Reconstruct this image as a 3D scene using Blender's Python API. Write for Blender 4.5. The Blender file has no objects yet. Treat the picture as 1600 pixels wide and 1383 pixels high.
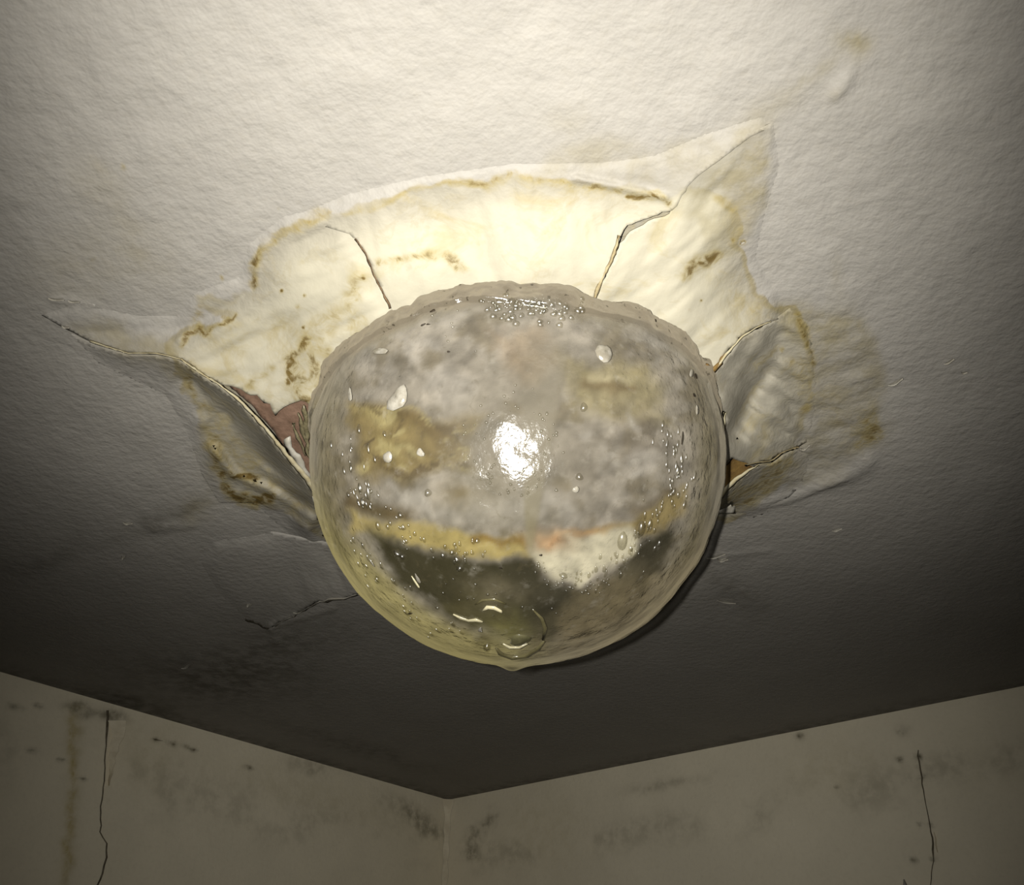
import bpy, bmesh, math, random
import numpy as np
from mathutils import Vector
from mathutils.geometry import delaunay_2d_cdt

# ------------------------------------------------------------------ camera, light, exposure
random.seed(7)
rng = np.random.default_rng(11)
S = bpy.context.scene
COL = S.collection
FOC, CX, CY = 1300.0, 800.0, 691.5            # focal length in pixels of the 1600x1383 frame
PITCH = math.radians(36.05)
H = 0.415                                      # ceiling above the lens
ZC = 2.35                                      # ceiling height
CAM = np.array([0.0, 0.0, ZC - H])
SP, CP = math.sin(PITCH), math.cos(PITCH)

cd = bpy.data.cameras.new('camera')
cd.sensor_fit = 'HORIZONTAL'; cd.sensor_width = 36.0
cd.lens = FOC / 1600.0 * 36.0
cd.clip_start = 0.01
cam = bpy.data.objects.new('camera', cd); COL.objects.link(cam)
cam.location = CAM; cam.rotation_euler = (math.pi / 2 + PITCH, 0, 0)
S.camera = cam

w = bpy.data.worlds.new('night'); S.world = w; w.use_nodes = True
w.node_tree.nodes['Background'].inputs[0].default_value = (0.02, 0.02, 0.018, 1)
w.node_tree.nodes['Background'].inputs[1].default_value = 0.3

# the phone's flash: small lamp just beside the lens, beam narrower sideways than up and down
FLASH_W = 44.0
FRONT = -1.0
ld = bpy.data.lights.new('camera_flash', 'POINT')
ld.energy = FLASH_W; ld.color = (1.0, 0.972, 0.90); ld.shadow_soft_size = 0.0035
ld.use_nodes = True
nt = ld.node_tree
em = nt.nodes['Emission']
tc = nt.nodes.new('ShaderNodeTexCoord'); sx = nt.nodes.new('ShaderNodeSeparateXYZ')
nt.links.new(tc.outputs['Normal'], sx.inputs[0])
def lm(op, a, b=None, c=None):
    m = nt.nodes.new('ShaderNodeMath'); m.operation = op
    for i, v in enumerate((a, b, c)):
        if v is None: continue
        if isinstance(v, (int, float)): m.inputs[i].default_value = v
        else: nt.links.new(v, m.inputs[i])
    return m.outputs[0]
az = lm('MAXIMUM', lm('MULTIPLY', sx.outputs['Z'], FRONT), 0.05)   # a lamp faces down its own -Z; nothing goes backward
tx = lm('SUBTRACT', lm('DIVIDE', sx.outputs['X'], az), 0.03)
ty = lm('DIVIDE', sx.outputs['Y'], az)
fx = lm('EXPONENT', lm('MULTIPLY', lm('POWER', lm('ABSOLUTE', lm('DIVIDE', tx, 0.57)), 3.2), -1.0))
fy = lm('EXPONENT', lm('MULTIPLY', lm('POWER', lm('ABSOLUTE', lm('DIVIDE', ty, 0.78)), 4.0), -1.0))
# the beam is aimed a little high: weaker below the lens axis
dn = nt.nodes.new('ShaderNodeMapRange'); dn.interpolation_type = 'SMOOTHSTEP'
nt.links.new(ty, dn.inputs[0])
for i_, v_ in ((1, -0.25), (2, 0.02), (3, 0.42), (4, 1.0)): dn.inputs[i_].default_value = v_
beam = lm('ADD', lm('MULTIPLY', lm('MULTIPLY', lm('MULTIPLY', fx, fy), dn.outputs[0]), 0.985), 0.004)
nt.links.new(beam, em.inputs['Strength'])
flash = bpy.data.objects.new('camera_flash', ld); COL.objects.link(flash)
U_ = np.array([0, -SP, CP]); F_ = np.array([0, CP, SP])
flash.location = CAM + np.array([-0.021, 0, 0]) + U_ * 0.005
flash.rotation_euler = cam.rotation_euler

S.view_settings.view_transform = 'Standard'
S.view_settings.look = 'None'
S.view_settings.exposure = 0.0
S.view_settings.gamma = 1.0
S.view_settings.use_curve_mapping = False

# ------------------------------------------------------------------ helpers: geometry of the view, noise, fields
def P(u, v, drop=0.0):
    """point on the horizontal plane `drop` metres under the ceiling, seen at photo pixel (u, v)"""
    u = np.asarray(u, float); v = np.asarray(v, float)
    a = (u - CX) / FOC; b = (CY - v) / FOC
    d = np.stack([a, CP - b * SP, SP + b * CP], -1)
    t = (H - np.asarray(drop, float)) / d[..., 2]
    return CAM + d * t[..., None]

def proj(p):
    q = p - CAM
    fw = q[..., 1] * CP + q[..., 2] * SP
    up = -q[..., 1] * SP + q[..., 2] * CP
    fw = np.where(fw < 0.02, 0.02, fw)
    return CX + FOC * q[..., 0] / fw, CY - FOC * up / fw

def _hash(ix, iy, seed):
    h = (ix.astype(np.int64) * 374761393 + iy.astype(np.int64) * 668265263 + seed * 982451653) & 0xffffffff
    h = ((h ^ (h >> 13)) * 1274126177) & 0xffffffff
    h = h ^ (h >> 16)
    return (h & 0xffff) / 65535.0

def vnoise(x, y, seed=0):
    xi = np.floor(x); yi = np.floor(y); fx_ = x - xi; fy_ = y - yi
    fx_ = fx_ * fx_ * (3 - 2 * fx_); fy_ = fy_ * fy_ * (3 - 2 * fy_)
    a = _hash(xi, yi, seed); b = _hash(xi + 1, yi, seed); c = _hash(xi, yi + 1, seed); d = _hash(xi + 1, yi + 1, seed)
    return (a * (1 - fx_) + b * fx_) * (1 - fy_) + (c * (1 - fx_) + d * fx_) * fy_ - 0.5

def fbm(x, y, s, seed=0, oct=4):
    r = 0; a = 1.0
    x = np.asarray(x, float) / s; y = np.asarray(y, float) / s
    for i in range(oct):
        r = r + a * vnoise(x, y, seed + i * 17); x = x * 2.03 + 5.1; y = y * 2.03 + 3.7; a *= 0.5
    return r

def sdseg(px, py, pts, closed=False):
    pts = list(pts)
    if closed: pts = pts + [pts[0]]
    d = np.full(px.shape, 1e9)
    for (x0, y0), (x1, y1) in zip(pts[:-1], pts[1:]):
        dx, dy = x1 - x0, y1 - y0
        t = np.clip(((px - x0) * dx + (py - y0) * dy) / (dx * dx + dy * dy + 1e-9), 0, 1)
        d = np.minimum(d, np.hypot(px - x0 - t * dx, py - y0 - t * dy))
    return d

def inside(px, py, poly):
    r = np.zeros(px.shape, bool); n = len(poly)
    for i in range(n):
        x0, y0 = poly[i]; x1, y1 = poly[(i + 1) % n]
        if y0 == y1: continue
        c = ((y0 > py) != (y1 > py)) & (px < (x1 - x0) * (py - y0) / (y1 - y0) + x0)
        r ^= c
    return r

def sdf(px, py, poly):
    d = sdseg(px, py, poly, True)
    return np.where(inside(px, py, poly), d, -d)      # positive inside

def sstep(a, b, x):
    t = np.clip((x - a) / (b - a), 0, 1)
    return t * t * (3 - 2 * t)

def soft(px, py, poly, w=14.0):
    return sstep(-w, w, sdf(px, py, poly))

def gauss(px, py, cx, cy, rx, ry=None, ang=0):
    ry = ry or rx
    c, s = math.cos(math.radians(ang)), math.sin(math.radians(ang))
    dx, dy = px - cx, py - cy
    a = (dx * c + dy * s) / rx; b = (-dx * s + dy * c) / ry
    return np.exp(-(a * a + b * b))

def lin(r, g, b):
    f = lambda c: ((c / 255 + 0.055) / 1.055) ** 2.4 if c > 10 else c / 255 / 12.92
    return (f(r), f(g), f(b))

# ------------------------------------------------------------------ stain fields (where water marked the paint)
WET = [(262,540),(282,512),(300,506),(322,512),(345,500),(352,488),(312,482),(312,466),(335,458),(362,468),(398,452),(402,412),
       (410,380),(436,360),(470,347),(500,335),(545,322),(600,310),(650,300),(690,288),(730,284),(762,276),(800,271),
       (850,280),(905,276),(930,286),(985,290),(1005,302),(1048,306),(1068,290),(1100,296),(1132,312),(1150,350),(1150,385),
       (1172,430),(1196,468),(1214,492),(1240,480),(1258,510),(1262,560),(1268,600),(1262,650),(1240,690),(1238,740),
       (1180,790),(1110,820),(1000,900),(600,900),(500,835),(440,800),(352,782),(340,740),(322,700),(306,640),(286,600)]
OUT = [(1190,480),(1250,470),(1300,500),(1345,490),(1365,530),(1385,600),(1372,660),(1352,700),(1300,752),(1240,760),(1230,700),(1262,640),(1255,540)]
TOPW = [(830,272),(860,235),(930,215),(1010,225),(1090,222),(1150,205),(1212,196),(1205,250),(1190,320),(1165,350),(1130,310),(1040,300),(900,278)]
LSTR = [(105,512),(150,505),(210,520),(262,530),(290,560),(285,600),(240,570),(160,545)]
def fields(u, v):
    wu = u + 16 * fbm(u, v, 38, 3); wv = v + 16 * fbm(u, v, 38, 9)
    big = sdf(wu, wv, WET)
    W = np.clip(0.5 + big / 60.0, 0, 1)
    W = np.maximum(W, 0.0)
    # second, fainter halo marks
    T = 0.75 * soft(wu, wv, OUT, 12) + 0.55 * soft(wu, wv, TOPW, 14) + 0.75 * soft(wu, wv, LSTR, 12)
    T += .62 * soft(wu, wv, [(1078,296),(1125,262),(1205,208),(1200,320),(1168,372),(1140,400),(1105,392),(1085,345),(1056,335)], 9)  # stain plus painted shade where the upper right sheet turns away
    T += 0.55 * gauss(wu, wv, 160, 290, 45, 28, 30) + 0.45 * gauss(wu, wv, 215, 385, 60, 40, 40) + 0.35 * gauss(wu, wv, 120, 420, 70, 50)
    T += 0.75 * gauss(wu, wv, 1325, 65, 24, 14, 40) + 0.7 * gauss(wu, wv, 1342, 78, 16, 22) + 0.6 * gauss(wu, wv, 1292, 98, 22, 9, -35) + 0.5 * gauss(wu, wv, 1265, 128, 20, 10, -30)
    T += 0.45 * gauss(wu, wv, 1200, 175, 80, 22, -35) + 0.4 * gauss(wu, wv, 885, 185, 30, 22) + 0.5 * gauss(wu, wv, 1310, 145, 20, 10, -50)
    T += 0.7 * gauss(wu, wv, 1318, 505, 30, 26) + 0.7 * gauss(wu, wv, 310, 792, 26, 20) + 0.5 * gauss(wu, wv, 1360, 670, 30, 22)
    T += 0.8 * gauss(wu, wv, 1245, 500, 16, 26) + 0.6 * gauss(wu, wv, 330, 730, 18, 30) + 0.5*gauss(wu, wv, 1308, 430, 8, 30)
    # ochre: deep rusty water marks
    O = 0.0 * u
    def line(pts, wd, s):
        nonlocal O
        O = np.maximum(O, s * np.exp(-(sdseg(wu + 0*u, wv, pts) / wd) ** 2))
    for pts, wd, s in [
        ([(476,538),(464,556),(454,572),(456,600)], 7, 1.25), ([(462,560),(472,600),(480,640)], 20, .75), ([(486,560),(500,600),(500,640)], 18, .62), ([(470,600),(490,655)], 26, .6), ([(500,600),(540,560),(560,520)], 14, .45), ([(560,430),(540,480),(555,510)], 16, .5), ([(520,500),(500,530),(515,560)], 16, .5), ([(330,540),(380,545)], 22, .3), ([(350,520),(400,500)], 16, .3),
        ([(400,448),(396,425),(402,405),(414,386)], 8, .75), ([(420,372),(470,352),(505,334)], 10, .5),
        ([(282,540),(290,522),(308,514),(318,528),(332,510),(352,503)], 6, .8), ([(345,492),(356,500),(364,492)], 5, .7),
        ([(400,600),(404,585),(422,575)], 9, .5), ([(440,505),(480,525),(505,505)], 20, .32), ([(520,500),(560,470),(570,440)], 16, .36),
        ([(330,690),(338,735),(352,752)], 13, .62), ([(345,748),(380,745),(402,752)], 7, 1.0), ([(350,768),(372,778),(402,784),(420,778)], 8, 1.0),
        ([(1078,425),(1092,404),(1118,400)], 14, .7), ([(1130,440),(1170,480)], 26, .35), ([(1145,330),(1138,318),(1120,312)], 10, .4), ([(1120,440),(1150,480),(1160,510)], 30, .26),
        ([(1150,350),(1135,390),(1105,410)], 22, .25),
        ([(500,330),(580,325),(640,302),(700,288)], 6, .4), ([(700,290),(800,272),(860,280),(930,290),(975,302),(1030,312)], 6, .62),
        ([(980,312),(1040,316)], 6, 1.0), ([(760,284),(820,278),(900,290),(960,300)], 14, .35), ([(590,415),(650,398),(700,402),(722,420)], 9, .7), ([(840,420),(870,410)], 6, .25),
        ([(1248,500),(1262,540),(1268,570)], 8, .6), ([(1268,610),(1262,640)], 7, .5), ([(1238,570),(1250,600)], 22, .5), ([(1355,650),(1365,672),(1340,690)], 15, .6),
        ([(1290,620),(1350,690)], 30, .28), ([(1195,720),(1232,725),(1180,775)], 13, .55), ([(300,500),(310,490)], 8, .5),
        ([(300,560),(292,590),(302,620),(330,650)], 8, .55), ([(880,470),(960,462)], 4, .0)]:
        line(pts, wd, s)
    for x, y, r in [(405,65,3),(568,433,5),(465,480,4),(476,462,3),(556,470,3),(475,512,3),(1158,380,4),(1145,375,3),(1162,378,4),(1222,546,4),(1095,470,3),(440,455,3),
                    (190,262,3),(145,405,3),(435,330,3),(345,433,3)]:
        O = np.maximum(O, 1.15 * np.exp(-(np.hypot(u - x, v - y) / r) ** 2))
    O = np.maximum(O, .55 * soft(wu, wv, [(1240,704),(1234,736),(1206,758),(1184,772),(1180,786),(1150,790),(1120,795),(1125,780),(1190,735)], 6))
    O = np.maximum(O, .34 * soft(wu, wv, [(300,600),(330,640),(380,690),(440,740),(490,790),(470,800),(400,750),(350,735),(315,680)], 12))
    # dirt, mould, and shade painted below the left cream edge
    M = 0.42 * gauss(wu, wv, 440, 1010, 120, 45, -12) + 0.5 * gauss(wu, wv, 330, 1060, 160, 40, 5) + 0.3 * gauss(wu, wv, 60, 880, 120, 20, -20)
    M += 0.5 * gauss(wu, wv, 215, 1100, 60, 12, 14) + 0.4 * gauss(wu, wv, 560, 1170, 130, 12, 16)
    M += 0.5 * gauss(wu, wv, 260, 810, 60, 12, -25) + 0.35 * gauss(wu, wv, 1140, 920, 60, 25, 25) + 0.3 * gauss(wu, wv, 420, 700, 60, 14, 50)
    return np.clip(W, 0, 1), np.clip(T, 0, 1), np.clip(O, 0, 1), np.clip(M, 0, 1)

def relief(u, v):
    """low swells of the loosened paint, metres of drop"""
    d = 0.006 * gauss(u, v, 1325, 655, 60, 20, -8) * 0 
    d += 0.0016 * fbm(u, v, 60, 21, 3)
    wetm = sstep(-60, 40, sdf(u, v, OUT))
    d += 0.0022 * wetm * fbm(u * 0.7 + v * .3, v * 1.8, 28, 31, 3)
    for pts, wd, s in [([(1282,752),(1330,742),(1355,720)], 12, .003), ([(1302,148),(1322,122)], 9, .0035),
                       ([(80,468),(150,476)], 5, .0016), ([(240,826),(300,818)], 7, .002), ([(1290,400),(1320,470)], 18, .0012),
                       ([(1115,870),(1200,860)], 6, .0012), ([(1150,800),(1250,772),(1320,738)], 8, .0028),
                       ([(1080,930),(1130,900),(1180,930)], 22, .0015), ([(1255,520),(1275,600),(1262,700)], 8, .0018),
                       ([(280,530),(300,512),(345,505)], 6, .0014), ([(400,440),(400,410),(415,380)], 6, .0012),
                       ([(425,980),(432,1000)], 6, .003), ([(420,980),(520,950)], 6, .002), ([(900,278),(1040,308)], 6, .0025)]:
        d += s * np.exp(-(sdseg(u, v, pts) / wd) ** 2)
    return d

# ------------------------------------------------------------------ materials
def mat(name):
    m = bpy.data.materials.new(name); m.use_nodes = True
    return m, m.node_tree, m.node_tree.nodes['Principled BSDF']
KD = .38      # the paint is dingier than it looks under the flash
KB = .42
class N:
    def __init__(s, nt): s.nt = nt
    def n(s, t, **kw):
        x = s.nt.nodes.new(t)
        for k, v in kw.items(): setattr(x, k, v)
        return x
    def l(s, a, b): s.nt.links.new(a, b)
    def m(s, op, a, b=None, c=None, clamp=False):
        x = s.n('ShaderNodeMath', operation=op, use_clamp=clamp)
        for i, v in enumerate((a, b, c)):
            if v is None: continue
            if isinstance(v, (int, float)): x.inputs[i].default_value = v
            else: s.l(v, x.inputs[i])
        return x.outputs[0]
    def mix(s, fac, a, b, blend='MIX'):
        x = s.n('ShaderNodeMix', data_type='RGBA', blend_type=blend, clamp_factor=True)
        for i, v in ((0, fac), (6, a), (7, b)):
            if isinstance(v, (int, float)): x.inputs[i].default_value = v
            elif isinstance(v, tuple): x.inputs[i].default_value = (*v[:3], 1)
            else: s.l(v, x.inputs[i])
        return x.outputs[2]
    def noise(s, scale, detail=4, rough=.55, vec=None, dist=0):
        x = s.n('ShaderNodeTexNoise'); x.inputs['Scale'].default_value = scale
        x.inputs['Detail'].default_value = detail; x.inputs['Roughness'].default_value = rough; x.inputs['Distortion'].default_value = dist
        if vec: s.l(vec, x.inputs['Vector'])
        return x.outputs['Fac']
    def attr(s, name):
        return s.n('ShaderNodeAttribute', attribute_name=name)
    def ss(s, a, b, x):
        r = s.n('ShaderNodeMapRange', interpolation_type='SMOOTHSTEP')
        s.l(x, r.inputs[0]); r.inputs[1].default_value = a; r.inputs[2].default_value = b
        return r.outputs[0]
    def bump(s, h, strength, dist, prev=None):
        x = s.n('ShaderNodeBump'); x.inputs['Strength'].default_value = strength; x.inputs['Distance'].default_value = dist
        s.l(h, x.inputs['Height'])
        if prev: s.l(prev, x.inputs['Normal'])
        return x.outputs[0]

def paint_material(name, base, bump_k=1.0, slack_base=None, KD=.38):
    m, nt_, bs = mat(name); g = N(nt_)
    geo = g.n('ShaderNodeNewGeometry').outputs['Position']
    a = g.attr('stain'); sep = g.n('ShaderNodeSeparateColor'); g.l(a.outputs['Color'], sep.inputs[0])
    W, T, O = sep.outputs[0], sep.outputs[1], sep.outputs[2]
    M = g.attr('grime_shade').outputs['Fac']
    n1 = g.noise(55, 6, .6, geo); n2 = g.noise(160, 5, .6, geo); n3 = g.noise(14, 4, .5, geo); n4 = g.noise(420, 3, .6, geo)
    # soft mottling of the old paint
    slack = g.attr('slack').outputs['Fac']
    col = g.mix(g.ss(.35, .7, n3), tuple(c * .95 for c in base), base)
    pale = g.attr('pale').outputs['Fac']  # lit sheets paler, turned-away ones greyer: their shading is put into the colour
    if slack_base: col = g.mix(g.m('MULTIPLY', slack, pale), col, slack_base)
    col = g.mix(g.m('MULTIPLY', g.ss(.45, .75, n2), .12), col, (.50, .44, .33))
    w1 = g.m('ADD', W, g.m('MULTIPLY', g.m('SUBTRACT', n1, .5), .30))
    ins = g.ss(.46, .60, w1)
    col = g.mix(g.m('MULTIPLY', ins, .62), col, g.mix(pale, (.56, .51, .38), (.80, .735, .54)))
    # tide line where the water dried
    ring = g.m('MULTIPLY', g.ss(.42, .50, w1), g.m('SUBTRACT', 1.0, g.ss(.52, .70, w1)))
    col = g.mix(g.m('MULTIPLY', g.m('MULTIPLY', ring, g.ss(.35, .62, g.noise(30, 3, .5, geo))), .55), col, (.42, .33, .12))
    patch = g.m('MULTIPLY', ins, g.ss(.50, .68, g.noise(22, 6, .62, geo, 1.0)))
    col = g.mix(g.m('MULTIPLY', patch, .46), col, (.60, .48, .20))
    patch2 = g.m('MULTIPLY', ins, g.ss(.56, .60, g.noise(30, 5, .6, geo, .5)))
    col = g.mix(g.m('MULTIPLY', g.m('MULTIPLY', patch2, g.m('SUBTRACT', 1.0, g.ss(.60, .66, g.noise(30, 5, .6, geo, .5)))), .14), col, (.45, .34, .12))
    t1 = g.m('MULTIPLY', T, g.m('ADD', .45, g.m('MULTIPLY', g.ss(.35, .65, n1), .75)))
    col = g.mix(g.m('MULTIPLY', t1, .55), col, (.42, .35, .17))
    nb = g.noise(85, 6, .65, geo, .8)
    o1 = g.m('MULTIPLY', O, g.m('ADD', .48, g.m('MULTIPLY', g.ss(.36, .66, nb), .8)))
    col = g.mix(g.m('MULTIPLY', g.ss(.02, .95, o1), .95), col, g.mix(g.ss(.4, .8, o1), (.50, .38, .10), (.22, .14, .025)))
    m1 = g.m('MULTIPLY', M, g.m('ADD', .35, g.ss(.35, .65, n1)))
    col = g.mix(g.m('MULTIPLY', m1, .8), col, (.10, .085, .045))
    col = g.mix(1.0, col, (KD, KD, KD), 'MULTIPLY')
    g.l(col, bs.inputs['Base Color'])
    bs.inputs['Roughness'].default_value = .62
    bs.inputs['Specular IOR Level'].default_value = .15
    # roller texture of the paint
    rough_k = g.m('SUBTRACT', 1.0, g.m('MULTIPLY', slack, .72))
    b1 = g.bump(g.m('MULTIPLY', g.noise(150, 2.2, .5, geo), rough_k), .48 * bump_k, .0026)
    b2 = g.bump(g.m('MULTIPLY', n4, rough_k), .3 * bump_k, .0008, b1)
    g.l(b2, bs.inputs['Normal'])
    return m

BASE = (.62, .585, .53)
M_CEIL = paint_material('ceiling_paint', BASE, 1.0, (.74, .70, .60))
M_SHEET = M_CEIL
M_WALL = paint_material('wall_paint', (.82, .75, .585), .45, None, 1.0)

def simple(name, c1, c2, scale=60, rough=.7, bump=.3, spec=.3):
    m, nt_, bs = mat(name); g = N(nt_)
    geo = g.n('ShaderNodeNewGeometry').outputs['Position']
    n = g.noise(scale, 5, .6, geo)
    g.l(g.mix(g.ss(.3, .7, n), tuple(c * KD for c in c1), tuple(c * KD for c in c2)), bs.inputs['Base Color'])
    bs.inputs['Roughness'].default_value = rough; bs.inputs['Specular IOR Level'].default_value = spec
    g.l(g.bump(n, bump, .002), bs.inputs['Normal'])
    return m
M_CORE = simple('torn_paper_core', (.72, .62, .36), (.50, .38, .20), 220, .85, .3)
M_CREAM = simple('torn_paper_edge', (.88, .80, .55), (.74, .62, .36), 160, .8, .3)
M_BROWN = simple('brown_backing_paper', (.36, .22, .15), (.23, .135, .085), 120, .85, .5)
M_OCHRE = simple('rust_stained_backing', (.33, .20, .05), (.20, .11, .03), 120, .8, .5)
M_TEAR = simple('brown_torn_edge', (.34, .22, .12), (.16, .10, .05), 220, .85, .3)
M_FLAKE = simple('pale_paint_flake', (.80, .76, .66), (.66, .61, .5), 90, .5, .3)
M_FLOOR = simple('dull_floor', (.20, .17, .13), (.14, .12, .1), 8, .6, .1)
M_CHIP = simple('white_wet_chip', (.66, .62, .53), (.40, .36, .28), 150, .25, .4, .6)
M_DARK = simple('black_grit', (.03, .02, .01), (.06, .04, .02), 200, .6, .3)

# ------------------------------------------------------------------ object helpers
def tag(o, label=None, cat=None, group=None, kind=None):
    if label: o['label'] = label
    if cat: o['category'] = cat
    if group: o['group'] = group
    if kind: o['kind'] = kind
    return o

def mesh_obj(name, verts, faces, material, parent=None, smooth=True):
    me = bpy.data.meshes.new(name)
    me.from_pydata([tuple(map(float, p)) for p in verts], [], [tuple(map(int, f)) for f in faces])
    me.materials.append(material)
    if smooth: me.polygons.foreach_set('use_smooth', [True] * len(me.polygons))
    me.update()
    o = bpy.data.objects.new(name, me); COL.objects.link(o)
    if parent: o.parent = parent
    return o

def grid_obj(name, pts, nu, nv, material, wrap=False, parent=None):
    """pts (nu*nv,3) laid out row by row"""
    i = np.arange(nu - 1)[:, None] * nv; j = np.arange(nv - 1)[None, :]
    q = np.stack([i + j, i + j + nv, i + j + nv + 1, i + j + 1], -1).reshape(-1, 4)
    if wrap:
        i1 = np.arange(nu - 1) * nv
        q = np.vstack([q, np.stack([i1 + nv - 1, i1 + nv + nv - 1, i1 + nv, i1], -1)])
    me = bpy.data.meshes.new(name)
    me.vertices.add(len(pts)); me.vertices.foreach_set('co', np.asarray(pts, np.float32).ravel())
    me.loops.add(len(q) * 4); me.loops.foreach_set('vertex_index', q.astype(np.int32).ravel())
    me.polygons.add(len(q)); me.polygons.foreach_set('loop_start', np.arange(len(q), dtype=np.int32) * 4)
    me.polygons.foreach_set('use_smooth', np.ones(len(q), bool))
    me.materials.append(material)
    me.update(calc_edges=True); me.validate()
    o = bpy.data.objects.new(name, me); COL.objects.link(o)
    if parent: o.parent = parent
    return o

def set_fields(o, u, v, fl=None):
    W, T, O, M = fl if fl else fields(u, v)
    me = o.data; n = len(me.vertices)
    a = me.color_attributes.new('stain', 'FLOAT_COLOR', 'POINT')
    a.data.foreach_set('color', np.stack([W, T, O, np.ones(n)], -1).astype(np.float32).ravel())
    b = me.attributes.new('grime_shade', 'FLOAT', 'POINT')
    b.data.foreach_set('value', M.astype(np.float32))

def empty(name, loc):
    e = bpy.data.objects.new(name, None); COL.objects.link(e); e.location = loc; e.empty_display_size = .02
    return e
def adopt(child, root):
    child.parent = root
    child.matrix_parent_inverse = root.matrix_world.inverted() if False else child.matrix_parent_inverse
    # meshes are written in world coordinates: shift them so the child sits at its parent's base
    co = np.empty(len(child.data.vertices) * 3, np.float32); child.data.vertices.foreach_get('co', co)
    co = co.reshape(-1, 3) - np.array(root.location, np.float32)
    child.data.vertices.foreach_set('co', co.ravel()); child.data.update()
    return child

# ------------------------------------------------------------------ room shell
C0 = P(700, 1250)[:2]; L0 = P(0, 1050)[:2]; R0 = P(1600, 1072)[:2]
ea = (L0 - C0) / np.linalg.norm(L0 - C0); eb = (R0 - C0) / np.linalg.norm(R0 - C0)
print('corner angle', math.degrees(math.acos(float(ea @ eb))), C0, ea, eb)
# square the corner, sharing the small error between both walls
bis = (ea + eb) / np.linalg.norm(ea + eb)
per = np.array([-bis[1], bis[0]]); per = per if per @ ea > 0 else -per
ea = (bis + per) / math.sqrt(2); eb = (bis - per) / math.sqrt(2)
LA, LB, FL = 2.7, 2.7, 0.0
def room(a, b, z): return np.array([*(C0 + ea * a + eb * b), z])

def fine_axis(L, c, r):
    xs = [0.0]; 
    while xs[-1] < L:
        d = abs(xs[-1] - c); xs.append(xs[-1] + (0.0034 if d < r else 0.0034 + (d - r) * .05))
    xs[-1] = L; return np.array(xs)
dome_xy = np.array([.0035, .506])
ca = float((dome_xy - C0) @ ea); cb = float((dome_xy - C0) @ eb)
A_ = fine_axis(LA, ca, .52); B_ = fine_axis(LB, cb, .52)
AA, BB = np.meshgrid(A_, B_, indexing='ij')
pts = np.concatenate([(C0 + AA[..., None] * ea + BB[..., None] * eb), np.full(AA.shape + (1,), ZC)], -1).reshape(-1, 3)
u, v = proj(pts)
drop = relief(u, v)
edge = np.minimum(AA, BB).ravel(); drop = drop * sstep(0, .05, edge)
seen = (pts[:, 1] > .02)
pts[:, 2] -= np.where(seen, drop, 0)
print('ceiling verts', len(pts))
ceiling = grid_obj('ceiling', pts, len(A_), len(B_), M_CEIL)
fl = fields(u, v); fl = tuple(np.where(seen, f, 0) for f in fl)
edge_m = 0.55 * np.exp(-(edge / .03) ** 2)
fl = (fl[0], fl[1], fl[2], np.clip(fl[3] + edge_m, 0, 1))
set_fields(ceiling, u, v, fl)
tag(ceiling, 'water-stained off-white textured ceiling above the torn hole', kind='structure')
# the hole the bulge came through: open the ceiling there
bm = bmesh.new(); bm.from_mesh(ceiling.data)
kill = [f for f in bm.faces if (f.calc_center_median().xy - Vector(dome_xy)).length < .125]
bmesh.ops.delete(bm, geom=kill, context='FACES'); bm.to_mesh(ceiling.data); bm.free()

def wall(name, o2, d2, L, label, dens, painter=None):
    z = np.concatenate([np.linspace(ZC, ZC - .45, dens[1]), np.linspace(ZC - .5, FL, 8)])
    s = np.linspace(0, L, dens[0])
    SS, ZZ = np.meshgrid(s, z, indexing='ij')
    p = np.concatenate([(o2 + SS[..., None] * d2), ZZ[..., None]], -1).reshape(-1, 3)
    o = grid_obj(name, p, len(s), len(z), M_WALL)
    u, v = proj(p); n = len(p); Z = np.zeros(n)
    vis = (p[:, 1] > .1)
    if painter:
        W, T, O, M = painter(u, v, SS.ravel(), ZC - ZZ.ravel()); set_fields(o, u, v, tuple(np.where(vis, np.clip(f, 0, 1), 0) for f in (W, T, O, M)))
    else: set_fields(o, u, v, (Z, Z, Z, Z))
    tag(o, label, kind='structure')
    if not painter: o.data.materials[0] = M_FLOOR
    return o

def paint_left(u, v, s, h):
    wu = u + 10 * fbm(u, v, 22, 5); wv = v + 10 * fbm(u, v, 22, 6)
    T = .8 * np.exp(-((wu - 115 + (v - 1200) * .05) / 11) ** 2) * sstep(1085, 1110, v) + .35 * gauss(wu, wv, 230, 1180, 50, 60) + .3 * gauss(wu, wv, 480, 1240, 160, 30, 16)
    O = .45 * np.exp(-((wu - 112 + (v - 1200) * .05) / 8) ** 2) * sstep(1100, 1130, v)
    M = .22 * np.exp(-((h - .10 - .02 * fbm(s, h, .1, 4)) / .035) ** 2) * sstep(-.1, .25, fbm(u, v, 60, 8))
    M += .7 * gauss(wu, wv, 130, 1108, 26, 8, 16) + .8 * gauss(wu, wv, 178, 1118, 22, 9, 20) + .6 * gauss(wu, wv, 655, 1280, 60, 14, 35) + .4 * gauss(wu, wv, 490, 1195, 40, 14)
    for x, y, r in [(52,1173,6),(25,1104,8),(95,1187,4),(130,1217,4),(60,1103,5),(244,1156,4),(268,1162,6),(292,1167,5),(302,1172,4),(388,1200,5)]:
        M += 1.0 * gauss(u, v, x, y, r * 1.3, r * .7, 15)
    return 0 * u, T, O, M
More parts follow.
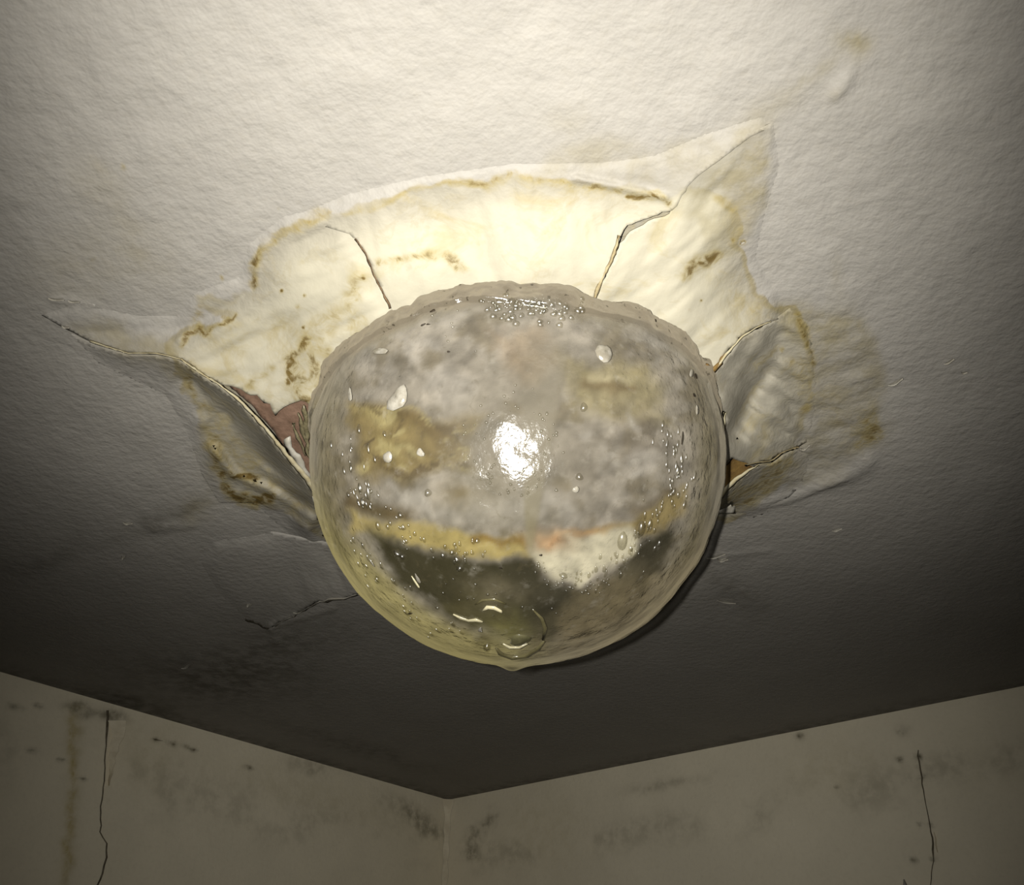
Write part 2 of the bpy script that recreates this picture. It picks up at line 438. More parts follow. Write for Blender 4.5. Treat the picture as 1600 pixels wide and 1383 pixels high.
def paint_right(u, v, s, h):
    wu = u + 10 * fbm(u, v, 22, 5); wv = v + 10 * fbm(u, v, 22, 6)
    T = .35 * gauss(wu, wv, 850, 1300, 60, 60) + .3 * gauss(wu, wv, 1300, 1200, 80, 50) + .2 * gauss(wu, wv, 1550, 1200, 80, 60)
    M = .26 * np.exp(-((h - .105 - .03 * fbm(s * 1., h, .2, 14)) / .025) ** 2) * sstep(-.15, .3, fbm(u, v, 80, 18))
    M += .55 * np.exp(-(sdseg(wu, wv, [(772,1275),(745,1300),(735,1330)]) / 9) ** 2)
    M += .35 * gauss(wu, wv, 1040, 1225, 60, 8, -10)
    for x, y, r in [(1435,1182,5),(1441,1214,4),(1437,1288,4),(1453,1289,4),(1458,1342,4),(1427,1345,5),(1405,1187,5),(1308,1230,3),(1250,1150,5),(1412,1142,9)]:
        M += 1.0 * gauss(u, v, x, y, r, r)
    return 0 * u, T, 0 * u, M
wl = wall('wall_left', C0, ea, LA, 'grimy cream wall left of the room corner', (520, 150), paint_left)
wr = wall('wall_right', C0, eb, LB, 'grimy cream wall right of the room corner', (520, 150), paint_right)
wall('wall_back', C0 + ea * LA, eb, LB, 'plain dark wall behind the viewpoint', (4, 4))
wall('wall_front', C0 + eb * LB, ea, LA, 'plain dark wall opposite the left wall', (4, 4))
fp = [room(0, 0, FL), room(LA, 0, FL), room(LA, LB, FL), room(0, LB, FL)]
tag(mesh_obj('floor', fp, [(0, 1, 2, 3)], M_FLOOR, smooth=False), 'dull dark floor of the room', kind='structure')

def wall_pt(u, v, which, off=0.0):
    """point on a wall seen at (u,v), off metres in front of it"""
    a = (u - CX) / FOC; b = (CY - v) / FOC
    d = np.array([a, CP - b * SP, SP + b * CP])
    n2 = eb if which == 'left' else ea           # inward normal of the wall
    t = ((C0 - CAM[:2]) @ n2 + off) / (d[:2] @ n2)
    return CAM + d * t

# ------------------------------------------------------------------ torn sheets
def jag(poly, amp, step=7.0, seed=0):
    """poly: list of (u, v, drop, torn). subdivides each side, roughening torn ones"""
    out = []; n = len(poly); r = random.Random(seed)
    for i in range(n):
        u0, v0, d0, t0 = poly[i]; u1, v1, d1, _ = poly[(i + 1) % n]
        L = math.hypot(u1 - u0, v1 - v0); k = max(1, int(L / step))
        nx, ny = -(v1 - v0) / (L + 1e-6), (u1 - u0) / (L + 1e-6)
        for j in range(k):
            t = j / k
            o = r.gauss(0, amp) * t0 if j else 0
            out.append((u0 + (u1 - u0) * t + nx * o, v0 + (v1 - v0) * t + ny * o, d0 + (d1 - d0) * t))
    return out

def tps(cp):
    cp = np.array(cp, float); xy = cp[:, :2] / 100; z = cp[:, 2]; n = len(cp)
    r = np.linalg.norm(xy[:, None] - xy[None], axis=-1); K = np.where(r > 0, r * r * np.log(r + 1e-9), 0) + np.eye(n) * 2e-3
    Pm = np.hstack([np.ones((n, 1)), xy]); A = np.block([[K, Pm], [Pm.T, np.zeros((3, 3))]])
    s = np.linalg.lstsq(A, np.concatenate([z, np.zeros(3)]), rcond=None)[0]
    def f(u, v):
        q = np.stack([u, v], -1) / 100; rr = np.linalg.norm(q[:, None] - xy[None], axis=-1)
        return np.where(rr > 0, rr * rr * np.log(rr + 1e-9), 0) @ s[:n] + s[n] + q @ s[n + 1:]
    return f

def sheet(name, poly, ctrl=(), amp=1.3, res=4.5, thick=.0011, material=M_SHEET, rim=M_CORE, seed=0, wrinkle=0.0, wdir=(1, .3), ws=22, parent=None, painted=True, lift=0.0, folds=(), slackness=1.0, pale=1.0):
    bnd = jag(poly, amp, seed=seed)
    B2 = [(b[0], b[1]) for b in bnd]
    us = [b[0] for b in B2]; vs = [b[1] for b in B2]
    gx, gy = np.meshgrid(np.arange(min(us), max(us), res), np.arange(min(vs), max(vs), res * .85))
    gx = gx + (np.arange(gx.shape[0]) % 2)[:, None] * res / 2
    gx = gx.ravel(); gy = gy.ravel()
    k = sdf(gx, gy, B2) > res * .6
    gx, gy = gx[k], gy[k]
    pts2 = [Vector(b) for b in B2] + [Vector((float(a), float(b))) for a, b in zip(gx, gy)]
    nb = len(B2)
    res_ = delaunay_2d_cdt(pts2, [(i, (i + 1) % nb) for i in range(nb)], [], 1, 1e-5)
    V = np.array([tuple(p) for p in res_[0]]); Fc = res_[2]
    f = tps([(b[0], b[1], b[2]) for b in poly] + [((a[0] + b[0]) / 2, (a[1] + b[1]) / 2, (a[2] + b[2]) / 2) for a, b in zip(poly, poly[1:] + poly[:1])] + list(ctrl))
    uu, vv = V[:, 0], V[:, 1]
    dr = f(uu, vv)
    if wrinkle:
        ex = sstep(0, 30, sdseg(uu, vv, B2, True)) * .8 + .2
        c = (uu * wdir[0] + vv * wdir[1]); c2 = (-uu * wdir[1] + vv * wdir[0])
        dr = dr + wrinkle * ex * (fbm(c / 3.5, c2, ws, 40 + seed, 3))
    for fp_, fw, fa in folds: dr = dr + fa * np.exp(-(sdseg(uu, vv, fp_) / fw) ** 2)
    flat = [(a, b) for a, b in zip(poly, poly[1:] + poly[:1]) if a[2] <= .0016 and b[2] <= .0016]
    slack = np.ones(len(uu))
    if flat:
        dd = np.full(uu.shape, 1e9)
        for a, b in flat: dd = np.minimum(dd, sdseg(uu, vv, [(a[0], a[1]), (b[0], b[1])]))
        slack = sstep(0, 110, dd)
        dr = relief(uu, vv) - .0004 + .0014 * sstep(0, 16, dd) + np.maximum(dr - .0010, .0016) * sstep(0, 30, dd)
    else: dr = np.maximum(dr, .0012 + lift)
    p3 = P(uu, vv, dr)
    # consistent winding, facing down
    faces = []
    for t in Fc:
        a, b, c = (p3[i] for i in t)
        nz = np.cross(b - a, c - a)[2]
        faces.append(t if nz < 0 else t[::-1])
    o = mesh_obj(name, p3, faces, material)
    o.data.materials.append(rim)
    if painted:
        set_fields(o, uu, vv)
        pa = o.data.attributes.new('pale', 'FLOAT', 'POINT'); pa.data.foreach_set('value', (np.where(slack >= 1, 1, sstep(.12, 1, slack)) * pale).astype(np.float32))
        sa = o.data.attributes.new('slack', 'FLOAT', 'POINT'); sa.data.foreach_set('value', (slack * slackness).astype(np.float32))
    s = o.modifiers.new('thickness', 'SOLIDIFY'); s.thickness = thick; s.offset = -1.0; s.material_offset_rim = 1 if not flat else 0
    if parent is not None: adopt(o, parent)
    return o

def ribbon(name, path, material, thick=.0014, amp=.8, seed=0, parent=None, step=6):
    """torn lip: path of (u, v, drop, width_px)"""
    r = random.Random(seed); top = []; bot = []; D = []
    for (a, b) in zip(path[:-1], path[1:]):
        L = math.hypot(b[0] - a[0], b[1] - a[1]); k = max(1, int(L / step))
        nx, ny = -(b[1] - a[1]) / L, (b[0] - a[0]) / L
        for j in range(k + (b is path[-1])):
            t = j / k; q = [a[i] + (b[i] - a[i]) * t for i in range(4)]; hw = q[3] / 2
            o1, o2 = r.gauss(0, amp), r.gauss(0, amp) * .6
            top.append((q[0] + nx * (hw + o1), q[1] + ny * (hw + o1), q[2])); bot.append((q[0] - nx * (hw + o2), q[1] - ny * (hw + o2), q[2]))
    n = len(top)
    mid = [((t[0] + b[0]) / 2, (t[1] + b[1]) / 2, t[2] + .0012) for t, b in zip(top, bot)]
    V = [P(*q) for q in top] + [P(*q) for q in mid] + [P(*q) for q in bot]
    F = [(i, i + 1, n + i + 1, n + i) for i in range(n - 1)] + [(n + i, n + i + 1, 2 * n + i + 1, 2 * n + i) for i in range(n - 1)]
    o = mesh_obj(name, V, F, material)
    bm = bmesh.new(); bm.from_mesh(o.data); bmesh.ops.recalc_face_normals(bm, faces=bm.faces)
    bm.faces.ensure_lookup_table()
    if sum(f.normal.z for f in bm.faces) > 0: bmesh.ops.reverse_faces(bm, faces=bm.faces)
    bm.to_mesh(o.data); bm.free()
    s = o.modifiers.new('thickness', 'SOLIDIFY'); s.thickness = thick; s.offset = -1
    if parent is not None: adopt(o, parent)
    return o

def flap(name, base, label):
    e = empty(name, tuple(P(*base))); tag(e, label, 'paint flap', 'torn sheets of loosened ceiling paint'); return e

RZ = .031      # how far the sheets hang where they meet the bulge
Z0 = .0012
# bright panel in front of the bulge, between the two tears
t = flap('paint_flap', (800, 290, Z0), 'brightly lit cream paint sheet sloping down to the bulge between two tears')
sheet('sheet', [(470,330,Z0,0),(540,300,Z0,0),(660,272,Z0,0),(800,252,Z0,0),(940,250,Z0,0),(1020,240,Z0,0),(1100,206,Z0,0),(1190,178,Z0,0),(1212,196,.0014,0),(1172,214,.0045,.2),(1130,246,.007,.3),(1092,274,.009,.3),(1074,292,.0095,1),(1062,312,.0098,1),(1050,329,.010,1),(1020,338,.010,1),(980,352,.012,1),
       (968,375,.017,1),(955,408,.023,1),(940,440,.028,1),(926,475,RZ,1),(930,510,.034,0),(800,500,.034,0),(700,505,.034,0),(625,520,.034,0),(612,487,RZ,1),(600,462,.028,1),(584,428,.022,1),(570,393,.015,1),(546,366,.009,0),(500,352,.004,0)],
      [(800,300,.0045),(800,340,.011),(800,380,.018),(800,430,.027),(900,300,.006),(700,300,.003),(650,360,.011),(900,380,.020),(980,310,.005),(1050,270,.0055),(1100,235,.004),(640,420,.023)], seed=1, wrinkle=.0022, wdir=(.2, 1), ws=40, parent=t)
ribbon('torn_edge', [(926,476,.032,6),(934,450,.029,7),(944,430,.026,5),(955,408,.0235,6),(961,390,.020,5),(968,368,.016,2)], M_CORE, seed=5, parent=t)

# left bright sheet
t = flap('paint_flap', (420, 430, Z0), 'broad cream sheet with yellow stains hanging left of the bulge')
left_edge = [(100,512,.002),(150,538,.006),(200,552,.010),(245,552,.013),(285,562,.018),(318,585,.023),(345,600,.026)]
sheet('sheet', [(60,490,Z0,0),(120,470,Z0,0),(220,490,Z0,0),(275,490,Z0,0),(300,455,Z0,0),(370,430,Z0,0),(385,380,Z0,0),(440,335,Z0,0),(500,320,Z0,0),(548,350,.006,0),
       (560,375,.010,1),(574,398,.014,1),(586,430,.021,1),(601,464,.027,1),(614,488,RZ,1),(610,520,.034,0),(570,560,.036,0),(548,600,.040,0),(530,640,.043,0),(516,668,.045,1),
       (508,650,.0445,1),(498,634,.044,2.2),(490,644,.044,1),(478,628,.043,2.2),(470,626,.042,2.2),(452,632,.040,2.2),(436,642,.039,2.2),(430,650,.039,1),(422,631,.038,2.2),(412,630,.036,2.2),(392,618,.033,2.2),(370,606,.030,1),
       (345,601,.026,1),(318,586,.023,.5),(285,562,.018,.5),(245,553,.013,.3),(200,552,.010,.3),(150,538,.006,.3),(100,513,.002,0)],
      [(200,525,.006),(300,520,.006),(350,480,.003),(350,530,.012),(400,560,.022),(420,500,.012),(450,440,.010),(430,395,.004),(500,480,.020),(460,560,.027),(500,560,.034),(500,400,.009),(540,430,.017),(545,500,.028),(450,610,.036)],
      seed=2, wrinkle=.0055, wdir=(1, -.5), ws=46, parent=t, amp=1.8)
ribbon('torn_edge', [(556,372,.0105,1.5),(571,396,.0155,2.2),(585,430,.0225,3),(596,452,.0265,3),(610,482,.031,4)], M_TEAR, seed=6, parent=t)
ribbon('torn_edge', [(140,533,.0065,1.5),(200,552,.011,2.5),(245,552,.014,2.5),(285,562,.019,2.5),(318,585,.024,2)], M_CREAM, seed=16, amp=.3, parent=t)

# right bright sheet
t = flap('paint_flap', (1120, 380, Z0), 'pale sheet with a yellow patch hanging right of the bulge')
sheet('sheet', [(1080,276,.0078,0),(1125,240,.0055,0),(1168,210,.0030,0),(1212,190,Z0,0),(1222,260,Z0,0),(1200,330,Z0,0),(1185,400,Z0,0),(1215,450,Z0,0),(1240,490,Z0,0),(1200,505,.012,1),(1178,512,.018,1),
       (1160,524,.024,1),(1145,540,.030,1),(1130,558,.034,1),(1115,580,.039,1),(1106,595,.040,1),(1060,560,.038,0),(1000,530,.034,0),(930,510,.033,0),(927,477,RZ,1),(942,440,.027,1),(957,410,.022,1),(969,380,.016,1),
       (985,362,.0135,1),(1005,352,.012,1),(1022,342,.0105,1),(1046,334,.0085,1),(1060,305,.008,1)],
      [(1110,290,.0035),(1150,270,.0025),(1130,350,.006),(1060,380,.0155),(1000,420,.021),(1100,430,.014),(1150,470,.011),(1060,470,.027),(1110,510,.028),(1160,420,.003),(1000,470,.028)],
      seed=3, wrinkle=.003, wdir=(1, -.9), ws=44, parent=t)
ribbon('torn_edge', [(1205,502,.011,1.5),(1180,513,.019,3),(1160,526,.0245,3.5),(1145,542,.030,4),(1130,560,.035,5),(1117,580,.039,5)], M_CREAM, seed=8, amp=.5, parent=t)

# left dark sheet curling away
t = flap('paint_flap', (350, 680, Z0), 'shaded grey and olive sheet folded back left of the bulge below the cream edge')
sheet('sheet', [(282,563,.019,.5),(318,588,.024,1),(345,605,.029,1),(375,628,.033,1),(400,655,.036,1),(425,685,.039,1),(445,712,.041,1),(465,735,.043,1),(488,764,.045,1),(500,790,.030,0),(520,825,.008,0),
       (536,875,Z0,0),(480,866,Z0,0),(440,830,Z0,0),(395,790,Z0,0),(340,790,Z0,0),(310,740,Z0,0),(290,680,Z0,0),(255,620,Z0,0),(150,570,Z0,0),(100,516,.0015,0),(150,540,.005,0),(200,554,.009,0),(245,555,.012,.3)],
      [(304,598,.003),(292,612,.002),(328,622,.003),(316,638,.002),(354,650,.003),(342,662,.002),(376,676,.003),(364,690,.002),(402,705,.004),(390,718,.003),(424,732,.005),(412,748,.004),(446,758,.008),(436,772,.005),(330,660,.006),(470,782,.012),(462,798,.007),(310,660,.0035),(345,720,.003),(250,590,.004),(480,820,.016),(380,765,.002)],
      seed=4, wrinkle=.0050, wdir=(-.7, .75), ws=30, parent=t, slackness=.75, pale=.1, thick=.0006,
      folds=[([(405,728),(440,752),(485,778)], 7, .0035), ([(300,610),(345,690),(400,745)], 12, -.003), ([(335,705),(365,742),(420,765),(490,812)], 8, .0055), ([(370,770),(430,790),(480,826)], 7, .0035)])
ribbon('torn_edge', [(282,561,.020,1.5),(318,586,.0255,2.2),(345,603,.030,3.5),(375,627,.0345,5),(400,653,.0375,6),(425,682,.041,7),(445,708,.043,7),(466,733,.045,9),(487,760,.047,10),(492,772,.047,6)], M_CREAM, seed=9, amp=.7, parent=t)

# brown backing paper seen in the gap at left
t = flap('backing_paper', (430, 640, .03), 'torn pinkish brown backing paper in the gap left of the bulge')
sheet('sheet', [(352,598,.020,0),(375,598,.022,1),(405,600,.025,0),(450,600,.028,0),(500,610,.030,0),(520,680,.038,0),(500,740,.040,0),(484,752,.0415,1),(464,722,.039,1),(444,697,.036,1),(424,670,.033,1),(402,645,.030,1),(380,622,.026,1),(362,608,.022,1)],
      [], seed=5, wrinkle=.002, parent=t, material=M_BROWN, rim=M_DARK, painted=False, lift=.01)
fr = empty('torn_strips', (0, 0, 0)); COL.objects.unlink(fr); bpy.data.objects.remove(fr)
ribbon('loose_strip', [(484,756,.044,10),(470,726,.0425,13),(452,700,.040,11),(446,686,.038,7)], M_FLAKE, seed=10, amp=2, parent=t)

M_SHRED = simple('wet_olive_shreds', (.40, .35, .20), (.20, .165, .09), 180, .45, .5, .5)
for k, pth in enumerate([[(474,634,.040,5),(478,655,.041,9),(480,690,.042,7),(486,716,.043,3)], [(466,646,.040,3),(472,668,.041,8),(479,700,.042,5),(486,730,.043,2)], [(486,630,.041,4),(490,650,.042,10),(491,690,.043,9),(492,720,.043,3)],
                         [(497,634,.042,4),(500,655,.0425,9),(499,690,.043,6)], [(458,662,.039,2),(466,684,.040,6),(478,712,.042,3)]]):
    ribbon('wet_shred', pth, M_SHRED, seed=30 + k, amp=1.3, parent=t)
# right dark sheet
t = flap('paint_flap', (1220, 600, Z0), 'grey pleated sheet hanging right of the bulge under the cream tear')
sheet('sheet', [(1203,505,.010,1),(1180,516,.017,1),(1160,528,.0235,1),(1146,544,.029,1),(1132,562,.034,1),(1117,583,.039,1),(1106,600,.042,1),(1108,620,.045,1),(1106,642,.046,1),(1132,642,.043,1),(1134,655,.044,1),(1129,680,.045,1),(1135,700,.045,1),(1122,735,.046,1),
       (1144,716,.040,1),(1160,722,.035,1),(1180,730,.028,1),(1190,721,.025,1),(1202,722,.021,1),(1222,708,.014,1),(1246,700,.006,.6),(1262,690,Z0,0),(1278,640,Z0,0),(1275,560,Z0,0),(1262,500,Z0,0),(1236,480,Z0,0)],
      [(1180,560,.013),(1220,540,.005),(1240,600,.003),(1200,610,.011),(1172,610,.017),(1150,620,.030),(1160,660,.020),(1185,660,.014),(1175,700,.027),(1205,690,.017),(1235,660,.004),(1152,590,.024)],
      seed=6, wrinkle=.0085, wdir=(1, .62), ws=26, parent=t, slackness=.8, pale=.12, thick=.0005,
      folds=[([(1190,530),(1160,580),(1135,630)], 10, .0028), ([(1205,575),(1176,612),(1142,672)], 12, -.005), ([(1180,560),(1150,600),(1128,650)], 8, -.002), ([(1240,620),(1195,650),(1160,700)], 16, .0025)])
ribbon('torn_edge', [(1132,645,.0435,2),(1132,662,.0445,5),(1127,685,.0455,3),(1133,700,.0455,4),(1124,732,.0465,6)], M_CREAM, seed=12, amp=.5, parent=t)
for k, pth in enumerate([[(1112,640,.046,5),(1116,665,.0465,10),(1120,700,.047,9),(1122,728,.047,4)], [(1122,644,.045,6),(1126,660,.0455,8),(1128,690,.046,3)]]):
    ribbon('wet_shred', pth, M_SHRED, seed=40 + k, amp=1.2, parent=t)
ribbon('torn_edge', [(1248,698,.006,1.2),(1222,707,.0145,1.5),(1204,721,.0215,2),(1190,722,.0255,1.5),(1165,727,.034,1)], M_CORE, seed=13, amp=.4, parent=t)

# lower right olive sheet
t = flap('paint_flap', (1190, 760, Z0), 'olive-stained sheet with a curled cream edge at lower right of the bulge')
sheet('sheet', [(1182,726,.026,1),(1168,736,.029,1),(1150,750,.034,1),(1132,768,.038,1),(1116,790,.041,1),(1112,802,.036,0),(1126,796,.026,1),(1142,788,.018,1),(1150,806,Z0,0),(1170,815,Z0,0),(1200,805,Z0,0),(1225,785,Z0,0),
       (1250,760,Z0,0),(1265,740,Z0,0),(1266,712,Z0,0),(1243,702,.004,.5),(1222,712,.012,.5),(1204,726,.019,.5)],
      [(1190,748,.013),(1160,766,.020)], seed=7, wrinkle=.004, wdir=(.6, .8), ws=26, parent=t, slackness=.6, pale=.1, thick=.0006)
ribbon('torn_edge', [(1186,726,.026,1.5),(1170,735,.030,5),(1150,750,.035,7),(1133,766,.039,8),(1117,790,.042,7)], M_CREAM, seed=14, amp=.5, parent=t)
t = flap('backing_paper', (1150, 735, .03), 'rust brown backing paper in the gap right of the bulge')
sheet('sheet', [(1100,775,.038,0),(1118,790,.038,0),(1140,762,.031,0),(1168,740,.025,0),(1185,722,.018,0),(1165,710,.018,0),(1130,705,.026,0),(1090,720,.034,0)], [], seed=8, wrinkle=.002, parent=t, material=M_OCHRE, rim=M_DARK, painted=False, lift=.008)
ribbon('loose_strip', [(1104,570,.0415,6),(1114,580,.0405,9),(1124,566,.036,7),(1132,552,.032,3)], M_OCHRE, seed=15, amp=1.2, parent=t)
t = flap('paint_flap', (1130, 798, .01), 'small pale triangular scrap below the olive sheet at right')
sheet('sheet', [(1098,804,.016,0),(1120,796,.014,.5),(1148,784,.008,.5),(1149,803,.010,.5),(1125,803,.014,.5)], [], seed=9, parent=t, material=M_FLAKE, rim=M_CREAM, painted=False)
t = flap('paint_flap', (495, 800, .02), 'narrow white sliver of paint against the left flank of the bulge')
sheet('sheet', [(488,776,.044,.5),(498,786,.045,.5),(520,842,.042,0),(508,820,.040,.5),(495,812,.040,.5),(491,795,.042,.5)], [], seed=10, parent=t, material=M_FLAKE, rim=M_CREAM, painted=False)
t = flap('paint_flap', (515, 832, .02), 'tiny yellow scrap of paint under the white sliver at left')
sheet('sheet', [(508,824,.035,.5),(530,852,.035,0),(518,838,.034,.5),(503,838,.030,.5)], [], seed=11, parent=t, material=M_CREAM, rim=M_CREAM, painted=False)

# low fold behind the bulge, lower left
t = flap('paint_flap', (500, 900, Z0), 'long dim loosened sheet with a bright torn lip at lower left of the bulge')
sheet('sheet', [(330,842,Z0,0),(420,830,Z0,0),(520,850,.008,0),(600,900,.022,0),(600,935,.022,0),(560,930,.019,1),(535,937,.0165,1),(520,938,.015,1),(500,940,.013,1),(480,948,.010,1),(462,962,.007,1),(436,972,.005,1),(418,984,.003,1),(380,968,Z0,0),(340,930,Z0,0),(310,880,Z0,0)],
      [(450,890,.003),(500,905,.007),(460,925,.006),(420,930,.002)], seed=12, wrinkle=.003, wdir=(.4, .9), ws=24, parent=t, slackness=.15)
ribbon('torn_edge', [(560,928,.0195,1.5),(537,936,.017,3),(520,936,.0155,5),(500,940,.0135,1.5),(470,956,.0085,1.5),(425,980,.004,1)], M_FLAKE, seed=17, amp=.5, parent=t)

# ------------------------------------------------------------------ the bulge
R = .15
CEN = CAM + np.array([.00385, .506, .3545])
RIMH = .0245                                    # height of the rim above the widest level
def dome_profile(s):
    """s 0..1 from bottom pole to rim: returns radius, height (relative to centre)"""
    s = np.asarray(s, float)
    k = 0.86
    ang = -math.pi / 2 + np.clip(s / k, 0, 1) * (math.pi / 2)
    r = R * np.cos(ang); z = R * np.sin(ang)
    m = s > k
    q = (s - k) / (1 - k)
    r = np.where(m, R * (1 + .0 * q), r); z = np.where(m, RIMH * q, z)
    return r, z

def dome_mesh(name, scale, nphi, nth, material, detail=1.0, cap=True, sag=0.0):
    s = np.linspace(0.0, 1, nphi); th = np.linspace(0, 2 * math.pi, nth, endpoint=False)
    SS, TH = np.meshgrid(s, th, indexing='ij')
    r, z = dome_profile(SS)
    # scalloped rim
    rag = .0065 * fbm(np.cos(TH) * 3 + 9, np.sin(TH) * 3 + 9, .62, 50, 4) + .0030 * fbm(np.cos(TH) * 3 + 9, np.sin(TH) * 3 + 9, .17, 55, 3)
    upper = sstep(.86, 1.0, SS)
    z = z + upper * rag * detail
    r = r + upper * .006 * fbm(np.cos(TH) * 3 + 19, np.sin(TH) * 3 + 19, .5, 60, 3) * detail
    # wet rind: a thicker band under the rim with an uneven lower border
    low = .918 + .04 * fbm(np.cos(TH) * 2 + 4, np.sin(TH) * 2 + 4, .5, 70, 3)
    band = sstep(-.006, .006, SS - low)
    r = r + band * .0028 * detail + band * .0016 * detail * fbm(TH * R * 1000, z * 1000, 7, 77, 3)
    d = r[..., None] * np.stack([np.cos(TH), np.sin(TH)], -1)
    p = np.concatenate([d, z[..., None]], -1)
    n = p / (np.linalg.norm(p, axis=-1, keepdims=True) + 1e-9)
    px, py, pz = p[..., 0] * 1000, p[..., 1] * 1000, p[..., 2] * 1000
    dn = .0016 * fbm(px + pz * .5, py - pz * .6, 34, 80, 3) + .00030 * fbm(px - pz, py + pz * .4, 9, 90, 3)
    p = p + n * (dn * detail)[..., None]
    p = p * scale
    # hanging nipple at the lowest visible tip
    p[..., 2] -= .0035 * np.exp(-((p[..., 0] + .004) ** 2 + (p[..., 1] - .052) ** 2) / .00006) * detail
    return SS, TH, p

def dome_obj(name, SS, TH, p, material, cap_h=.003):
    nphi, nth = SS.shape
    ring = p[-1]
    extra = []
    for k, (f, dz) in enumerate([(.992, .0016), (.96, .0030), (.86, .0030), (.6, .0030), (.001, .0030)]):
        q = ring.copy(); q[:, :2] *= f; q[:, 2] = ring[:, 2] + dz * (1 if f > .1 else 1)
        if f < .9: q[:, 2] = q[:, 2] * .3 + (RIMH + .003) * .7
        extra.append(q)
    allp = np.concatenate([p, np.stack(extra)], 0)
    allp = allp.reshape(-1, 3) 
    return grid_obj(name, allp, nphi + 5, nth, material, wrap=True), allp

bulge = empty('water_bulge', tuple(CEN)); tag(bulge, 'large glossy translucent water-filled dome bulging down through the torn ceiling', 'bulge')

# inner mass: murky water with debris
def rgb(*c): return np.array(lin(*c))
def mixc(col, c, m): return col + (np.asarray(c) - col) * np.clip(m, 0, 1)[:, None]
def inner_colours(u, v):
    n = len(u)
    wu = u + 30 * fbm(u, v, 46, 101, 4); wv = v + 26 * fbm(u, v, 46, 111, 4)
    wu2 = u + 12 * fbm(u, v, 26, 121, 3); wv2 = v + 12 * fbm(u, v, 26, 131, 3)
    c = np.tile(rgb(176, 168, 155), (n, 1))
    c = mixc(c, rgb(190, 183, 172), sstep(.0, .5, fbm(u, v, 60, 141, 4)))
    c = mixc(c, rgb(128, 117, 94), sstep(.0, .45, fbm(u, v, 40, 151, 4)) * .8)
    c = c * (.88 + .42 * fbm(wu, wv, 22, 171, 3) + .35 * fbm(u * .8, v * 1.5, 55, 181, 3))[:, None]
    # olive flanks
    rr = np.hypot((u - 808) / 325, (v - 715) / 335)
    c = mixc(c, rgb(138, 128, 96), sstep(.80, .96, rr) * sstep(560, 680, v))
    c = mixc(c, rgb(196, 184, 128), sstep(.78, .90, rr) * sstep(820, 900, v) * sstep(900, 760, u))
    c = mixc(c, rgb(158, 146, 120), sstep(.66, .86, rr) * sstep(860, 920, v) * sstep(820, 900, u))
    # upper tan blush, green-gold right patch
    c = mixc(c, rgb(170, 150, 124), .8 * soft(wu, wv, [(760,520),(860,515),(880,570),(800,590)], 20))
    c = mixc(c, rgb(164, 152, 112), .9 * soft(wu, wv, [(890,560),(950,580),(1000,570),(1040,610),(1035,655),(960,660),(900,640)], 22))
    c = mixc(c, rgb(120, 100, 62), .8 * np.exp(-(sdseg(wu2, wv2, [(915,598),(985,606)]) / 9) ** 2))
    c = mixc(c, rgb(200, 188, 150), .8 * np.exp(-(sdseg(wu2, wv2, [(925,590),(985,590)]) / 6) ** 2))
    # amber blotches upper left
    c = mixc(c, rgb(146, 126, 72), .95 * soft(wu, wv, [(548,632),(600,640),(660,650),(740,655),(742,725),(690,728),(640,745),(560,745),(545,690)], 16))
    c = mixc(c, rgb(104, 84, 40), .9 * soft(wu, wv, [(600,640),(640,650),(700,655),(742,665),(740,690),(690,690),(650,672),(610,662)], 12))
    c = mixc(c, rgb(190, 176, 118), .8 * gauss(wu, wv, 585, 655, 26, 10, 20)); c = mixc(c, rgb(188, 172, 108), .7 * gauss(wu, wv, 610, 700, 26, 14, 20))
    c = mixc(c, rgb(110, 90, 44), .7 * gauss(wu, wv, 690, 705, 30, 10)); c = mixc(c, rgb(95, 84, 55), .8 * gauss(wu, wv, 545, 700, 16, 40))
    c = mixc(c, rgb(122, 104, 66), .85 * gauss(wu, wv, 720, 768, 32, 16)); c = mixc(c, rgb(116, 104, 84), .6 * gauss(wu, wv, 640, 740, 30, 10))
    amb = soft(wu, wv, [(548,632),(600,640),(740,655),(742,725),(640,745),(560,745)], 10)
    c = mixc(c, rgb(84, 66, 32), amb * sstep(.12, .42, fbm(wu, wv * 1.7, 26, 201, 4)) * .85)
    c = mixc(c, rgb(196, 182, 126), amb * sstep(.15, .45, fbm(wu * .8, wv * 1.9, 24, 211, 4)) * .7)
    # grey lumps right
    for x, y, a, b, an, k in [(940,690,40,14,20,.7),(1000,670,16,34,20,.6),(935,745,50,10,10,.5),(1010,700,26,10,-20,.7),(960,640,20,12,0,.4),(900,700,20,30,0,.3)]:
        c = mixc(c, rgb(112, 104, 94), k * gauss(wu, wv, x, y, a, b, an))
    for x, y, a, b, an in [(985,665,7,24,-15),(912,685,12,10,0),(965,715,16,7,10),(1000,740,14,10,0),(640,780,30,14,0),(700,800,60,14,10),(800,790,60,22,0),(870,800,50,14,30)]:
        c = mixc(c, rgb(204, 198, 188), .6 * gauss(wu, wv, x, y, a, b, an))
    # gold band, brown line above it
    c = mixc(c, rgb(96, 76, 40), .9 * np.exp(-(sdseg(wu2, wv2, [(550,790),(590,800),(630,806)]) / 13) ** 2))
    c = mixc(c, rgb(200, 180, 112), .9 * soft(wu2, wv2, [(545,800),(600,820),(640,812),(700,824),(760,838),(828,840),(828,868),(770,872),(700,868),(640,852),(590,838),(550,830)], 8))
    c = mixc(c, rgb(150, 118, 58), .8 * np.exp(-(sdseg(wu2, wv2, [(740,840),(828,846)]) / 7) ** 2))
    c = mixc(c, rgb(158, 138, 80), .9 * soft(wu2, wv2, [(920,826),(980,815),(1040,780),(1075,765),(1070,800),(1020,835),(960,845)], 9))
